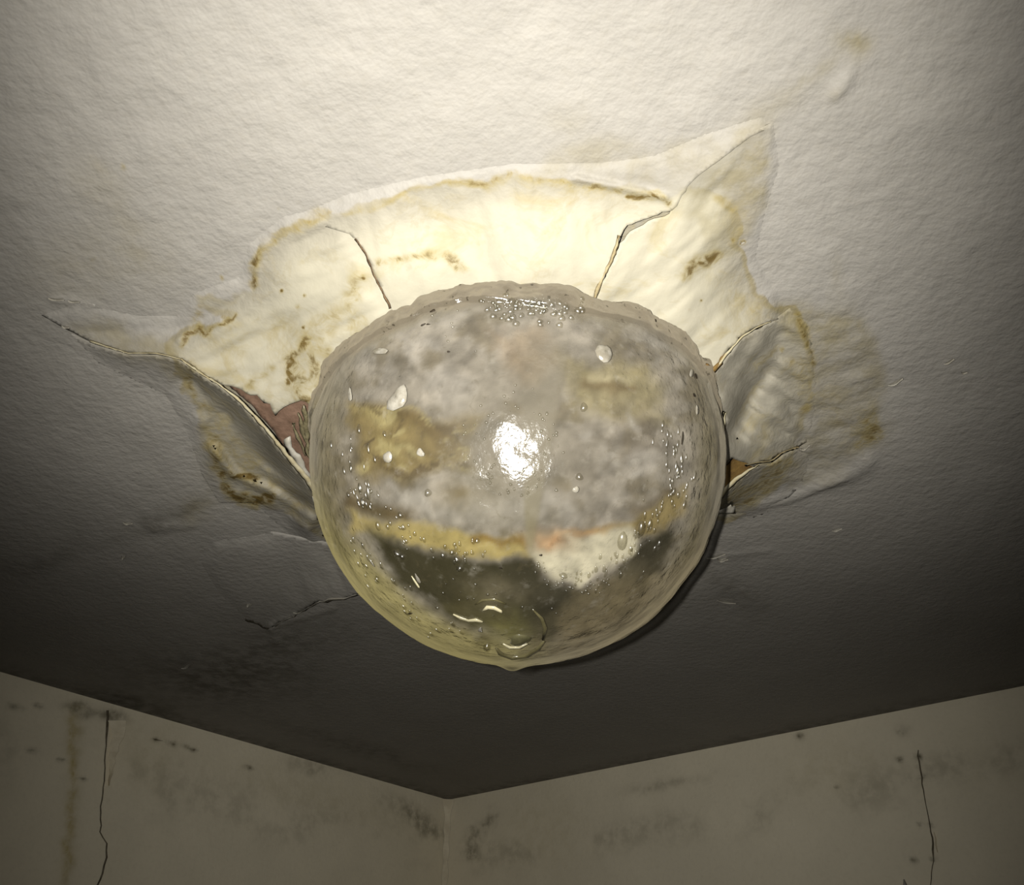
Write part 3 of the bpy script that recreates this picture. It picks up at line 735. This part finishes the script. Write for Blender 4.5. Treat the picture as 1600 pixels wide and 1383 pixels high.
    c = mixc(c, rgb(90, 74, 44), .6 * np.exp(-(sdseg(wu2, wv2, [(990,800),(1050,770)]) / 9) ** 2))
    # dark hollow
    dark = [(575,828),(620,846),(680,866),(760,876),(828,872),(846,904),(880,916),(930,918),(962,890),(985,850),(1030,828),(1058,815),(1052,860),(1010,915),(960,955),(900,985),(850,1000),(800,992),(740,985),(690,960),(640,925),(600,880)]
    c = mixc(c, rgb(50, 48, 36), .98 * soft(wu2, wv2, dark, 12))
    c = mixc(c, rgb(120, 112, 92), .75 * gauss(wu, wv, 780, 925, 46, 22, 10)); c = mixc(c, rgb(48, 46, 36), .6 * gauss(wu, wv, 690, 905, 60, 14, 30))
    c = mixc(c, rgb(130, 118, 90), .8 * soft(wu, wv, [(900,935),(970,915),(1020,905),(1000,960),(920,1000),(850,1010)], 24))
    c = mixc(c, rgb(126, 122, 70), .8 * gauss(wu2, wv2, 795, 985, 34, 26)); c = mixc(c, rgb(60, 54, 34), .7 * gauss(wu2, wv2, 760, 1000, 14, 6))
    # pale patch with a peach blotch
    c = mixc(c, rgb(226, 218, 190), .97 * soft(wu2, wv2, [(826,838),(850,832),(920,836),(985,820),(1000,838),(985,862),(945,892),(905,914),(866,908),(842,890),(828,868)], 8))
    c = mixc(c, rgb(186, 140, 96), .95 * gauss(wu2, wv2, 862, 845, 32, 15, 0)); c = mixc(c, rgb(196, 158, 112), .7 * gauss(wu2, wv2, 920, 830, 40, 7, -8))
    c = mixc(c, rgb(224, 190, 150), .8 * gauss(wu2, wv2, 856, 846, 10, 7))
    c = mixc(c, rgb(152, 142, 122), np.full(n, .16) * (v < 830))
    c = c * (1 + .45 * sstep(820, 930, v))[:, None]  # lower part painted brighter to make up for the weak lower beam
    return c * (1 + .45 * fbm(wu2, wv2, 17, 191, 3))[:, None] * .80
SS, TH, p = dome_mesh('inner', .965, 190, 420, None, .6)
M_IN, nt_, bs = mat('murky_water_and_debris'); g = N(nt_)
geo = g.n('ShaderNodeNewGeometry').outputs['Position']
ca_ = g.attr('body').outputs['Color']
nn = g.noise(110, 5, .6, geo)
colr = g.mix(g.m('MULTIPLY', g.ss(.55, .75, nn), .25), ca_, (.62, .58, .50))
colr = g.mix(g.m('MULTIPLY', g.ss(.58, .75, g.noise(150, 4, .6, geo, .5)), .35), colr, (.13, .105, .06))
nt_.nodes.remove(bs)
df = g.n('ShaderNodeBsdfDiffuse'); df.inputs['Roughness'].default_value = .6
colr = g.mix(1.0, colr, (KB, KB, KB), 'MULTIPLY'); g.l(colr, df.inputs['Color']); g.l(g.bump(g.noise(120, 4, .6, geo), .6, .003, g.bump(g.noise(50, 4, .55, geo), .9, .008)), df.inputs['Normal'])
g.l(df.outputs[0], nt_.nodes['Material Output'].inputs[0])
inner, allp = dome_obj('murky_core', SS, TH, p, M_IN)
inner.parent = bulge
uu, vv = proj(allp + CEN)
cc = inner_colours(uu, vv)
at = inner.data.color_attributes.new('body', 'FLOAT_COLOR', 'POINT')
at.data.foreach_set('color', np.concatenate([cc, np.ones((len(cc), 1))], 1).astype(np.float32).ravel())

# outer skin: clear wet film with a milky body that thickens toward the flanks
SS, TH, p = dome_mesh('skin', 1.0, 300, 640, None, 1.0)
M_SKIN, nt_, bs = mat('wet_translucent_skin'); g = N(nt_); nt_.nodes.remove(bs)
geo = g.n('ShaderNodeNewGeometry').outputs['Position']
lw = g.n('ShaderNodeLayerWeight'); lw.inputs['Blend'].default_value = .5
path = g.ss(.55, .95, lw.outputs['Facing'])
rimA = g.attr('rind').outputs['Fac']
cloud = g.noise(26, 4, .5, geo)
alpha = g.m('ADD', g.m('ADD', .05, g.m('MULTIPLY', g.ss(.4, .75, cloud), .10)), g.m('ADD', g.m('MULTIPLY', path, .70), g.m('MULTIPLY', rimA, .8)), clamp=True)
sheen = g.attr('painted_sheen').outputs['Fac']
alpha = g.m('ADD', alpha, sheen, clamp=True)
dfc = g.n('ShaderNodeBsdfDiffuse'); dfc.inputs['Roughness'].default_value = 1.0
tone = g.attr('tone').outputs['Color']
mot = g.noise(75, 5, .6, geo)
tcol = g.mix(g.m('MULTIPLY', g.m('MULTIPLY', g.ss(.5, .72, mot), rimA), .6), tone, (.20, .17, .12))
tcol = g.mix(g.m('MULTIPLY', g.m('MULTIPLY', g.ss(.62, .70, g.noise(210, 3, .5, geo)), rimA), .8), tcol, (.05, .04, .025))
tcol = g.mix(1.0, tcol, (KB, KB, KB), 'MULTIPLY'); g.l(tcol, dfc.inputs['Color'])
bmp1 = g.bump(g.noise(60, 4, .55, geo), .22, .007)
bmp2 = g.bump(g.noise(240, 3, .6, geo), .30, .0014, g.bump(g.noise(38, 3, .5, geo), .15, .010))
g.l(bmp1, dfc.inputs['Normal'])
tr = g.n('ShaderNodeBsdfTransparent')
mx = g.n('ShaderNodeMixShader'); g.l(alpha, mx.inputs[0]); g.l(tr.outputs[0], mx.inputs[1]); g.l(dfc.outputs[0], mx.inputs[2])
gl = g.n('ShaderNodeBsdfGlossy'); gl.inputs['Roughness'].default_value = .16; g.l(bmp2, gl.inputs['Normal'])
gl.inputs['Color'].default_value = (1, 1, 1, 1)
fr_ = g.n('ShaderNodeFresnel'); fr_.inputs['IOR'].default_value = 1.33
gfac = g.m('MINIMUM', g.m('ADD', .045, g.m('MULTIPLY', fr_.outputs[0], .2)), .10)
mx2 = g.n('ShaderNodeMixShader'); g.l(gfac, mx2.inputs[0]); g.l(mx.outputs[0], mx2.inputs[1]); g.l(gl.outputs[0], mx2.inputs[2])
g.l(mx2.outputs[0], nt_.nodes['Material Output'].inputs[0])
skin, allp = dome_obj('skin', SS, TH, p, M_SKIN)
skin.parent = bulge
uu, vv = proj(allp + CEN)
rel = allp[:, 2]
rd = sstep(.002, .013, rel + .012 * fbm(allp[:, 0] * 1000, allp[:, 1] * 1000, 40, 160, 3))
me = skin.data
a = me.attributes.new('rind', 'FLOAT', 'POINT'); a.data.foreach_set('value', rd.astype(np.float32))
painted_sheen = .34 * soft(uu, vv, [(800,500),(893,515),(872,640),(850,760),(832,862),(822,850),(815,700)], 5) * sstep(500, 560, vv) * sstep(790, 880, uu + (vv - 520) * .17)  # reflected band of sheen, painted in as a milkier streak
painted_sheen += .35 * gauss(uu, vv, 800, 700, 110, 80)  # soft pale haze painted around the highlight
a = me.attributes.new('painted_sheen', 'FLOAT', 'POINT'); a.data.foreach_set('value', painted_sheen.astype(np.float32))
tn = np.tile(rgb(158, 150, 132), (len(uu), 1))
tn = mixc(tn, rgb(186, 174, 120), sstep(700, 860, vv) * sstep(950, 700, uu)); tn = mixc(tn, rgb(178, 165, 134), sstep(780, 900, vv) * sstep(800, 980, uu))
tn = tn * (1 + .45 * sstep(820, 930, vv))[:, None]  # skin colour lifted low down, offsetting the dimmer light there
tn = mixc(tn, rgb(142, 132, 114), rd)
a = me.color_attributes.new('tone', 'FLOAT_COLOR', 'POINT'); a.data.foreach_set('color', np.concatenate([tn, np.ones((len(tn), 1))], 1).astype(np.float32).ravel())

# ray to the skin surface, for drops and chips (relative to the centre)
def on_dome(u, v, off=0.0):
    a = (u - CX) / FOC; b = (CY - v) / FOC
    d = np.array([a, CP - b * SP, SP + b * CP]); d /= np.linalg.norm(d)
    oc = CAM - CEN; bq = oc @ d; Rr = R + off
    disc = bq * bq - (oc @ oc - Rr * Rr)
    t = -bq - math.sqrt(max(disc, 0)); q = oc + d * t
    if q[2] > 0:                                   # upright wall above the widest level
        A = d[:2] @ d[:2]; Bq = oc[:2] @ d[:2]; Cq = oc[:2] @ oc[:2] - (Rr + .0015) ** 2
        t = (-Bq - math.sqrt(max(Bq * Bq - A * Cq, 0))) / A; q = oc + d * t
        n = np.array([q[0], q[1], 0]); n /= np.linalg.norm(n)
    else: n = q / np.linalg.norm(q)
    return q, n

M_DROP, nt_, bs = mat('clear_water_drop'); g = N(nt_); nt_.nodes.remove(bs)
tr = g.n('ShaderNodeBsdfTransparent'); tr.inputs[0].default_value = (.93, .92, .87, 1)
gl = g.n('ShaderNodeBsdfGlossy'); gl.inputs['Roughness'].default_value = .30
fr_ = g.n('ShaderNodeFresnel'); fr_.inputs['IOR'].default_value = 1.5
dfac = g.m('MINIMUM', g.m('ADD', .09, g.m('MULTIPLY', fr_.outputs[0], .35)), .26)
mx = g.n('ShaderNodeMixShader'); g.l(dfac, mx.inputs[0]); g.l(tr.outputs[0], mx.inputs[1]); g.l(gl.outputs[0], mx.inputs[2])
g.l(mx.outputs[0], nt_.nodes['Material Output'].inputs[0])

def drop_geo(n, size_px, asp, ang, lump=.2, flat=.45, seed=0, taper=.25):
    """rounded drop lying on the skin with normal n; returns verts rel. to contact point"""
    k = size_px / 2 * .00037 * 1.0
    up = Vector((0, 0, 1)); nv = Vector(n); t1 = nv.cross(up).normalized(); t2 = nv.cross(t1).normalized()   # t2 points down-slope
    ca2, sa2 = math.cos(math.radians(ang)), math.sin(math.radians(ang))
    e1 = t1 * ca2 + t2 * sa2; e2 = -t1 * sa2 + t2 * ca2
    r = random.Random(seed); V = []; F = []; NR, NS = 4, 12
    ph = r.random() * 6
    for i in range(NR + 1):
        f = i / NR * math.pi / 2
        for j in range(NS):
            a = j / NS * 2 * math.pi
            w_ = math.cos(f) * (1 + lump * math.sin(2 * a + ph) * .5 + lump * .4 * math.sin(3 * a + ph * 2))
            x = w_ * math.cos(a); y = w_ * math.sin(a) * asp
            x *= 1 + taper * y / asp
            V.append(e1 * (x * k) + e2 * (y * k) + nv * (math.sin(f) * k * flat * 2 - .0004))
    for i in range(NR):
        for j in range(NS):
            a = i * NS + j; b = i * NS + (j + 1) % NS
            F.append((a, b, b + NS, a + NS))
    F.append(tuple(NR * NS + j for j in range(NS)))
    return V, F
def add_drop(name, u, v, size, asp, ang, material, seed, label=None, **kw):
    q, n = on_dome(u, v, .0004)
    V, F = drop_geo(n, size, asp, ang, seed=seed, **kw)
    o = mesh_obj(name, V, F, material, bulge); o.location = q
    if label: o['label'] = label
    return o
chips = [(592,548,14,2.6,65,'white sliver of paint stuck under the rim'),(546,616,9,3.4,8,'thin pale strip stuck to the upper left flank'),(622,622,34,1.25,-35,'angular white wet lump'),
         (944,551,26,1.45,0,'cream teardrop-shaped lump'),(605,714,17,1.2,0,None),(656,707,13,1.0,0,None),(1081,582,9,2.4,-25,None),(1090,640,7,3,0,None),(900,765,10,1.1,20,None),(652,905,6,3.4,-25,None),(580,880,5,3.2,-20,None),(545,1000,0,0,0,None),(750,985,6,2.6,-60,None)]
for k, (x, y, s, a_, an, lb) in enumerate(chips):
    if s: add_drop('paint_chip', x, y, s, a_, an, M_CHIP, k, lb, lump=.3, flat=.22)
rd_ = random.Random(3)
big = [(714,874,12,1.2,0),(718,888,13,1,0),(668,770,12,1,0),(620,865,12,1.3,0),(628,870,9,1.3,0),(745,845,9,1,0),(692,868,10,1.2,0),(706,863,10,1,0),(880,899,14,.6,0),(972,845,16,2.2,30),(1002,826,13,2.2,25),(1015,820,10,2,25),
       (912,636,12,1.2,10),(905,745,12,1,0),(1030,850,7,2,30),(985,860,8,2.2,30),(640,955,8,.6,20),(560,670,7,2.5,-10),(575,700,7,2.6,-15),(600,678,7,1.6,0),(575,770,9,2.8,-25),(562,762,8,2.4,-20),(625,805,10,1.2,0),(590,822,9,2,-25),
       (760,1010,20,.6,0)]
for k, (x, y, s, a_, an) in enumerate(big):
    add_drop('water_drop', x, y, s, a_, an, M_DROP, 50 + k, lump=.15, flat=.32 if s > 30 else .5)
M_GEL = simple('olive_gel_lump', (.36, .33, .17), (.17, .16, .08), 60, .2, .6, .6)
for k, (x, y, s_, a_, an) in enumerate([(812, 1000, 40, .8, 20)]):
    add_drop('gel_lump', x, y, s_, a_, an, M_GEL, 70 + k, lump=.3, flat=.14, label='olive rounded lump near the lower tip' if k == 0 else None)
M_RIDGE = simple('pale_gel_ridge', (1.7, 1.55, 1.0), (1.0, .92, .6), 90, .2, .4, .6)
M_OLIVE = simple('dark_olive_gel', (.34, .30, .15), (.18, .155, .07), 60, .2, .4, .6)
def tube(name, path, material, label=None):
    V = []; F = []; NS = 8
    P3 = [on_dome(x, y, .0002) + (wd,) for x, y, wd in path]
    for i, (q, n, wd) in enumerate(P3):
        a_, b_ = P3[max(i - 1, 0)][0], P3[min(i + 1, len(P3) - 1)][0]
        d_ = Vector(b_ - a_).normalized(); nv = Vector(n); sd = nv.cross(d_).normalized(); k = wd * .00019
        for j in range(NS):
            t_ = j / NS * 2 * math.pi; V.append(Vector(q) + sd * (k * math.cos(t_)) + nv * (k * .55 * math.sin(t_)))
    for i in range(len(P3) - 1):
        for j in range(NS): F.append((i * NS + j, i * NS + (j + 1) % NS, (i + 1) * NS + (j + 1) % NS, (i + 1) * NS + j))
    F += [tuple(range(NS))[::-1], tuple((len(P3) - 1) * NS + j for j in range(NS))]
    base = P3[0][0]; o = mesh_obj(name, [v_ - Vector(base) for v_ in V], F, material, bulge); o.location = base
    if label: o['label'] = label
    return o
tube('gel_ridge', [(708,960,3),(720,966,7),(732,970,6),(744,969,8),(754,972,4)], M_RIDGE, 'wavy pale ridge near the lower tip')
tube('gel_ridge', [(754,955,3),(762,949,8),(772,950,8),(782,955,6),(784,958,3)], M_RIDGE, 'short curved pale ridge near the lower tip')
tube('gel_ridge', [(775,1013,4),(782,1022,10),(800,1028,13),(822,1025,12),(840,1014,9),(850,1002,4)], M_OLIVE, 'olive crescent fold above the lower tip')
tube('gel_ridge', [(786,1006,3),(796,1012,8),(812,1012,7),(824,1006,3)], M_RIDGE, 'short pale fold inside the olive crescent')
tube('gel_ridge', [(832,952,2),(846,966,6),(852,982,7),(848,1000,4)], M_OLIVE, 'dark olive arc right of the lower tip')
tube('gel_ridge', [(742,945,2),(754,938,5),(772,937,6),(790,944,3)], M_OLIVE, 'thin dark arc over the pale ridges')
tube('gel_ridge', [(643,900,1.5),(648,908,4),(654,917,4),(655,919,2)], M_RIDGE, 'small pale streak at lower left')
# beads too small to pick apart
V = []; F = []
def bead(u, v, s, asp, ang, sd):
    q, n = on_dome(u, v, .0003); a, b = drop_geo(n, s, asp, ang, seed=sd, lump=.25, flat=.5)
    o = len(V); V.extend([Vector(q) + w_ for w_ in a]); F.extend([tuple(i + o for i in f) for f in b])
for k in range(150):                               # wet glints along the front rim
    x = rd_.gauss(845, 50); y = 457 + abs(rd_.gauss(0, 22)) + abs(x - 830) * .06
    if 745 < x < 912: bead(x, y, rd_.uniform(5, 12), 1.1, 0, k)
for k in range(70):
    a_ = rd_.uniform(0, 6.28); r_ = rd_.gauss(62, 16); bead(803 + r_ * math.cos(a_), 695 + r_ * 1.1 * math.sin(a_), rd_.uniform(2.5, 5.5), 1.2, 0, k)
def bands(path, n, wd, s0, s1, asp, tilt):
    for k in range(n):
        i = rd_.randrange(len(path) - 1); t_ = rd_.random(); a_, b_ = path[i], path[i + 1]
        x = a_[0] + (b_[0] - a_[0]) * t_ + rd_.gauss(0, wd); y = a_[1] + (b_[1] - a_[1]) * t_ + rd_.gauss(0, wd)
        bead(x, y, rd_.uniform(s0, s1), asp, tilt + rd_.uniform(-8, 8), k)
bands([(540,760),(600,800),(640,840),(700,865),(760,870)], 60, 9, 2.5, 6.5, 1.7, -20)
bands([(830,875),(860,905),(900,925),(950,905)], 36, 7, 2.5, 6, 1.1, 0)
bands([(900,915),(960,885),(1000,845),(1040,790),(1070,740)], 75, 10, 2.5, 6.5, 2.6, 30)
bands([(1040,660),(1060,720),(1060,780)], 30, 10, 3, 6, 3, 20)
bands([(545,840),(590,900),(650,960),(720,1000)], 34, 12, 3, 6, 2.4, -35)
bands([(520,680),(560,740),(570,790)], 26, 12, 3, 6, 3, -15)
bands([(640,500),(720,520),(760,530)], 8, 20, 3, 5, 1, 0)
bands([(700,930),(760,940),(900,960)], 18, 18, 3, 6, 1.2, 0)
o = mesh_obj('water_beads', V, F, M_DROP, bulge); tag(o, kind='stuff')
# dark grit on the skin
for k, (x, y, s, a_, an) in enumerate([(640,959,11,.35,-30),(676,485,9,.7,0),(660,507,8,.4,20),(1067,684,5,4,12),(668,506,6,.5,0),(1025,500,6,1,0),(895,993,0,1,0),(1088,587,8,1.6,20),(1085,617,6,1.2,0),(700,549,4,1,0),(800,800,0,1,0),(782,888,4,1,0),(845,868,4,1,0)]):
    if s: add_drop('dirt_speck', x, y, s, a_, an, M_DARK, 90 + k, lump=.4, flat=.2)

# ------------------------------------------------------------------ loose flakes on the ceiling
def flake(u0, v0, u1, v1, w_, d, label, material=M_FLAKE):
    L = math.hypot(u1 - u0, v1 - v0); nx, ny = -(v1 - v0) / L, (u1 - u0) / L
    n = 7; top = []; bot = []
    for i in range(n):
        t_ = i / (n - 1); q = math.sin(math.pi * (t_ * .92 + .04)); x = u0 + (u1 - u0) * t_ + nx * w_ * .4 * math.sin(t_ * 5); y = v0 + (v1 - v0) * t_ + ny * w_ * .4 * math.sin(t_ * 5)
        top.append((x + nx * w_ * q / 2, y + ny * w_ * q / 2, d)); bot.append((x - nx * w_ * q / 2, y - ny * w_ * q / 2, d * .25 + .001))
    V = np.array([P(*a) for a in top] + [P(*a) for a in bot]); base = V.mean(0)
    bk = V.copy(); bk[:, 2] += .0012
    V2 = np.concatenate([V, bk]) - base
    F = []
    for i in range(n - 1):
        F += [(i, i + 1, n + i + 1, n + i), (2 * n + i, 3 * n + i, 3 * n + i + 1, 2 * n + i + 1), (i, 2 * n + i, 2 * n + i + 1, i + 1), (n + i, n + i + 1, 3 * n + i + 1, 3 * n + i)]
    F += [(0, n, 3 * n, 2 * n), (n - 1, 3 * n - 1, 4 * n - 1, 2 * n - 1)]
    o = mesh_obj('paint_flake', V2, F, material, smooth=False); o.location = base
    bm = bmesh.new(); bm.from_mesh(o.data); bmesh.ops.recalc_face_normals(bm, faces=bm.faces); bm.to_mesh(o.data); bm.free()
    tag(o, label, 'paint flake', 'small pale flakes peeling from the ceiling')
for a in [(75,467,100,471,2.5,.006,'thin white flake at far left, highest of the left flakes'),(106,471,124,474,2.2,.006,'short white flake just right of the highest left flake'),
          (96,510,108,514,2.5,.006,'white flake at the left end of the long cream ridge'),
          (1388,603,1412,594,4,.008,'long white curled flake right of the outer stain'),(1475,570,1492,563,2.2,.007,'thin white flake up and right of the long curled flake'),
          (1502,583,1512,584,2.5,.006,'tiny white flake near the right edge'),
          (192,817,207,820,3,.006,'small white flake at lower left, uppermost of the dim ones'),(189,871,196,873,4,.006,'white dot-like flake at lower left below the small flake'),
          (384,945,392,947,4,.006,'white dot-like flake left of the bright torn lip'),(458,958,476,956,2.5,.009,'pale flake just left of the bright torn lip'),
          (1104,873,1134,868,3,.008,'whitish horizontal flake at lower right of the bulge'),(1120,874,1138,877,5,.008,'whitish wider flake beneath the horizontal one'),
          (1300,830,1316,828,2.5,.005,'tiny dim flake right of the horizontal flakes'),(1120,938,1150,945,2.5,.006,'faint grey flake low on the right side'),
          (283,1045,302,1038,3,.006,'faint thin flake near the left wall top'),(1158,378,1163,381,4,.005,'tiny bright flake on the upper right paint'),
          (1250,703,1266,698,4,.007,'pale raised flake at the end of the grey pleated sheet')]:
    flake(*a)

# ------------------------------------------------------------------ wall details
def wall_strip(name, path, which, material, off=.002, parent=None, thick=.002, label=None):
    """path of (u, v, width_px)"""
    V = []; n = len(path)
    for (x, y, w_) in path: V.append(wall_pt(x - w_ / 2, y, which, off * .4)); V.append(wall_pt(x + w_ / 2, y, which, off))
    for (x, y, w_) in path: V.append(wall_pt(x - w_ / 2, y, which, .0)); V.append(wall_pt(x + w_ / 2, y, which, .0))
    F = []
    for i in range(n - 1):
        a = 2 * i; b = 2 * n + a
        F += [(a, a + 2, a + 3, a + 1), (a, b, b + 2, a + 2), (a + 1, a + 3, b + 3, b + 1)]
    o = mesh_obj(name, V, F, material, smooth=False)
    bm = bmesh.new(); bm.from_mesh(o.data); bmesh.ops.recalc_face_normals(bm, faces=bm.faces); bm.to_mesh(o.data); bm.free()
    return o
def dense(path, step=9, amp=.8, seed=0):
    r = random.Random(seed); out = []
    for a, b in zip(path[:-1], path[1:]):
        k = max(1, int(math.hypot(b[0] - a[0], b[1] - a[1]) / step))
        for j in range(k):
            t_ = j / k; out.append((a[0] + (b[0] - a[0]) * t_ + r.gauss(0, amp), a[1] + (b[1] - a[1]) * t_, a[2] + (b[2] - a[2]) * t_))
    out.append(path[-1]); return out
M_CRACK = simple('crack_shadow_dirt', (.22, .18, .11), (.5, .42, .3), 100, .9, .2)
M_WALLP = simple('loose_wall_paint', (2.1, 1.9, 1.45), (1.7, 1.5, 1.1), 40, .7, .2)
o = wall_strip('crack', dense([(167,1110,4),(168,1140,4),(166,1165,2),(164,1200,2),(162,1230,2),(157,1270,2.2),(156,1300,2),(166,1318,2.4),(166,1340,3),(160,1365,3),(152,1383,3),(150,1400,3)], seed=1), 'left', M_CRACK, .0012)
o.parent = wl; o['label'] = 'thin dark wandering crack'
o = wall_strip('crack', dense([(1433,1172,1.5),(1436,1190,2.5),(1440,1215,2.5),(1445,1245,1.5),(1450,1270,1.5),(1455,1300,2),(1460,1328,3.5),(1458,1345,1.5),(1454,1383,1.5)], seed=2), 'right', M_CRACK, .0012)
o.parent = wr; o['label'] = 'thin dark straight crack'
o = wall_strip('paint_ridge', dense([(1459,1300,1),(1463,1320,3),(1465,1332,1)], seed=3), 'right', M_WALLP, .003); o.parent = wr
o = wall_strip('mould_line', dense([(238,1154,1),(248,1157,6),(255,1158,1)], 3, seed=4), 'left', M_CRACK, .001); o.parent = wl
o = wall_strip('peeling_strip', dense([(184,1126,28),(186,1138,24),(184,1152,18),(178,1175,13),(173,1200,7),(170,1228,2)], 8, 1.0, seed=5), 'left', M_WALLP, .012)
tag(o, 'pale tapering strip of paint peeling from the left wall beside the crack', 'paint flap')
# corner bead of filler where the walls meet
V = []; F = []; zz = np.linspace(ZC - .001, ZC - .45, 40)
for i, z in enumerate(zz):
    wd = .008 + .002 * math.sin(i * 1.7) + (.010 * math.exp(-i / 1.5))
    V += [room(wd, 0.0005, z), room(wd * .45, wd * .45, z), room(0.0005, wd, z)]
for i in range(39):
    a = i * 3; F += [(a, a + 1, a + 4, a + 3), (a + 1, a + 2, a + 5, a + 4)]
o = mesh_obj('trim_1', V, F, M_WALLP); tag(o, 'pale bead of filler down the corner between the walls', kind='structure')
# pale pointed tip at the bottom of the frame
q = wall_pt(1412, 1374, 'right', .03)
V = []; F = []
for i, (r_, z) in enumerate([(.0006, 0), (.004, -.012), (.007, -.03), (.009, -.06), (.010, -.10)]):
    for j in range(8): a_ = j * math.pi / 4; V.append((r_ * math.cos(a_), r_ * .5 * math.sin(a_), z))
for i in range(4):
    for j in range(8): F.append((i * 8 + j, i * 8 + (j + 1) % 8, i * 8 + 8 + (j + 1) % 8, i * 8 + 8 + j))
F.append(tuple(range(8)))
o = mesh_obj('paint_shard', V, F, M_FLAKE); o.location = q
tag(o, 'pale pointed shard poking up at the bottom edge before the right wall', 'shard')
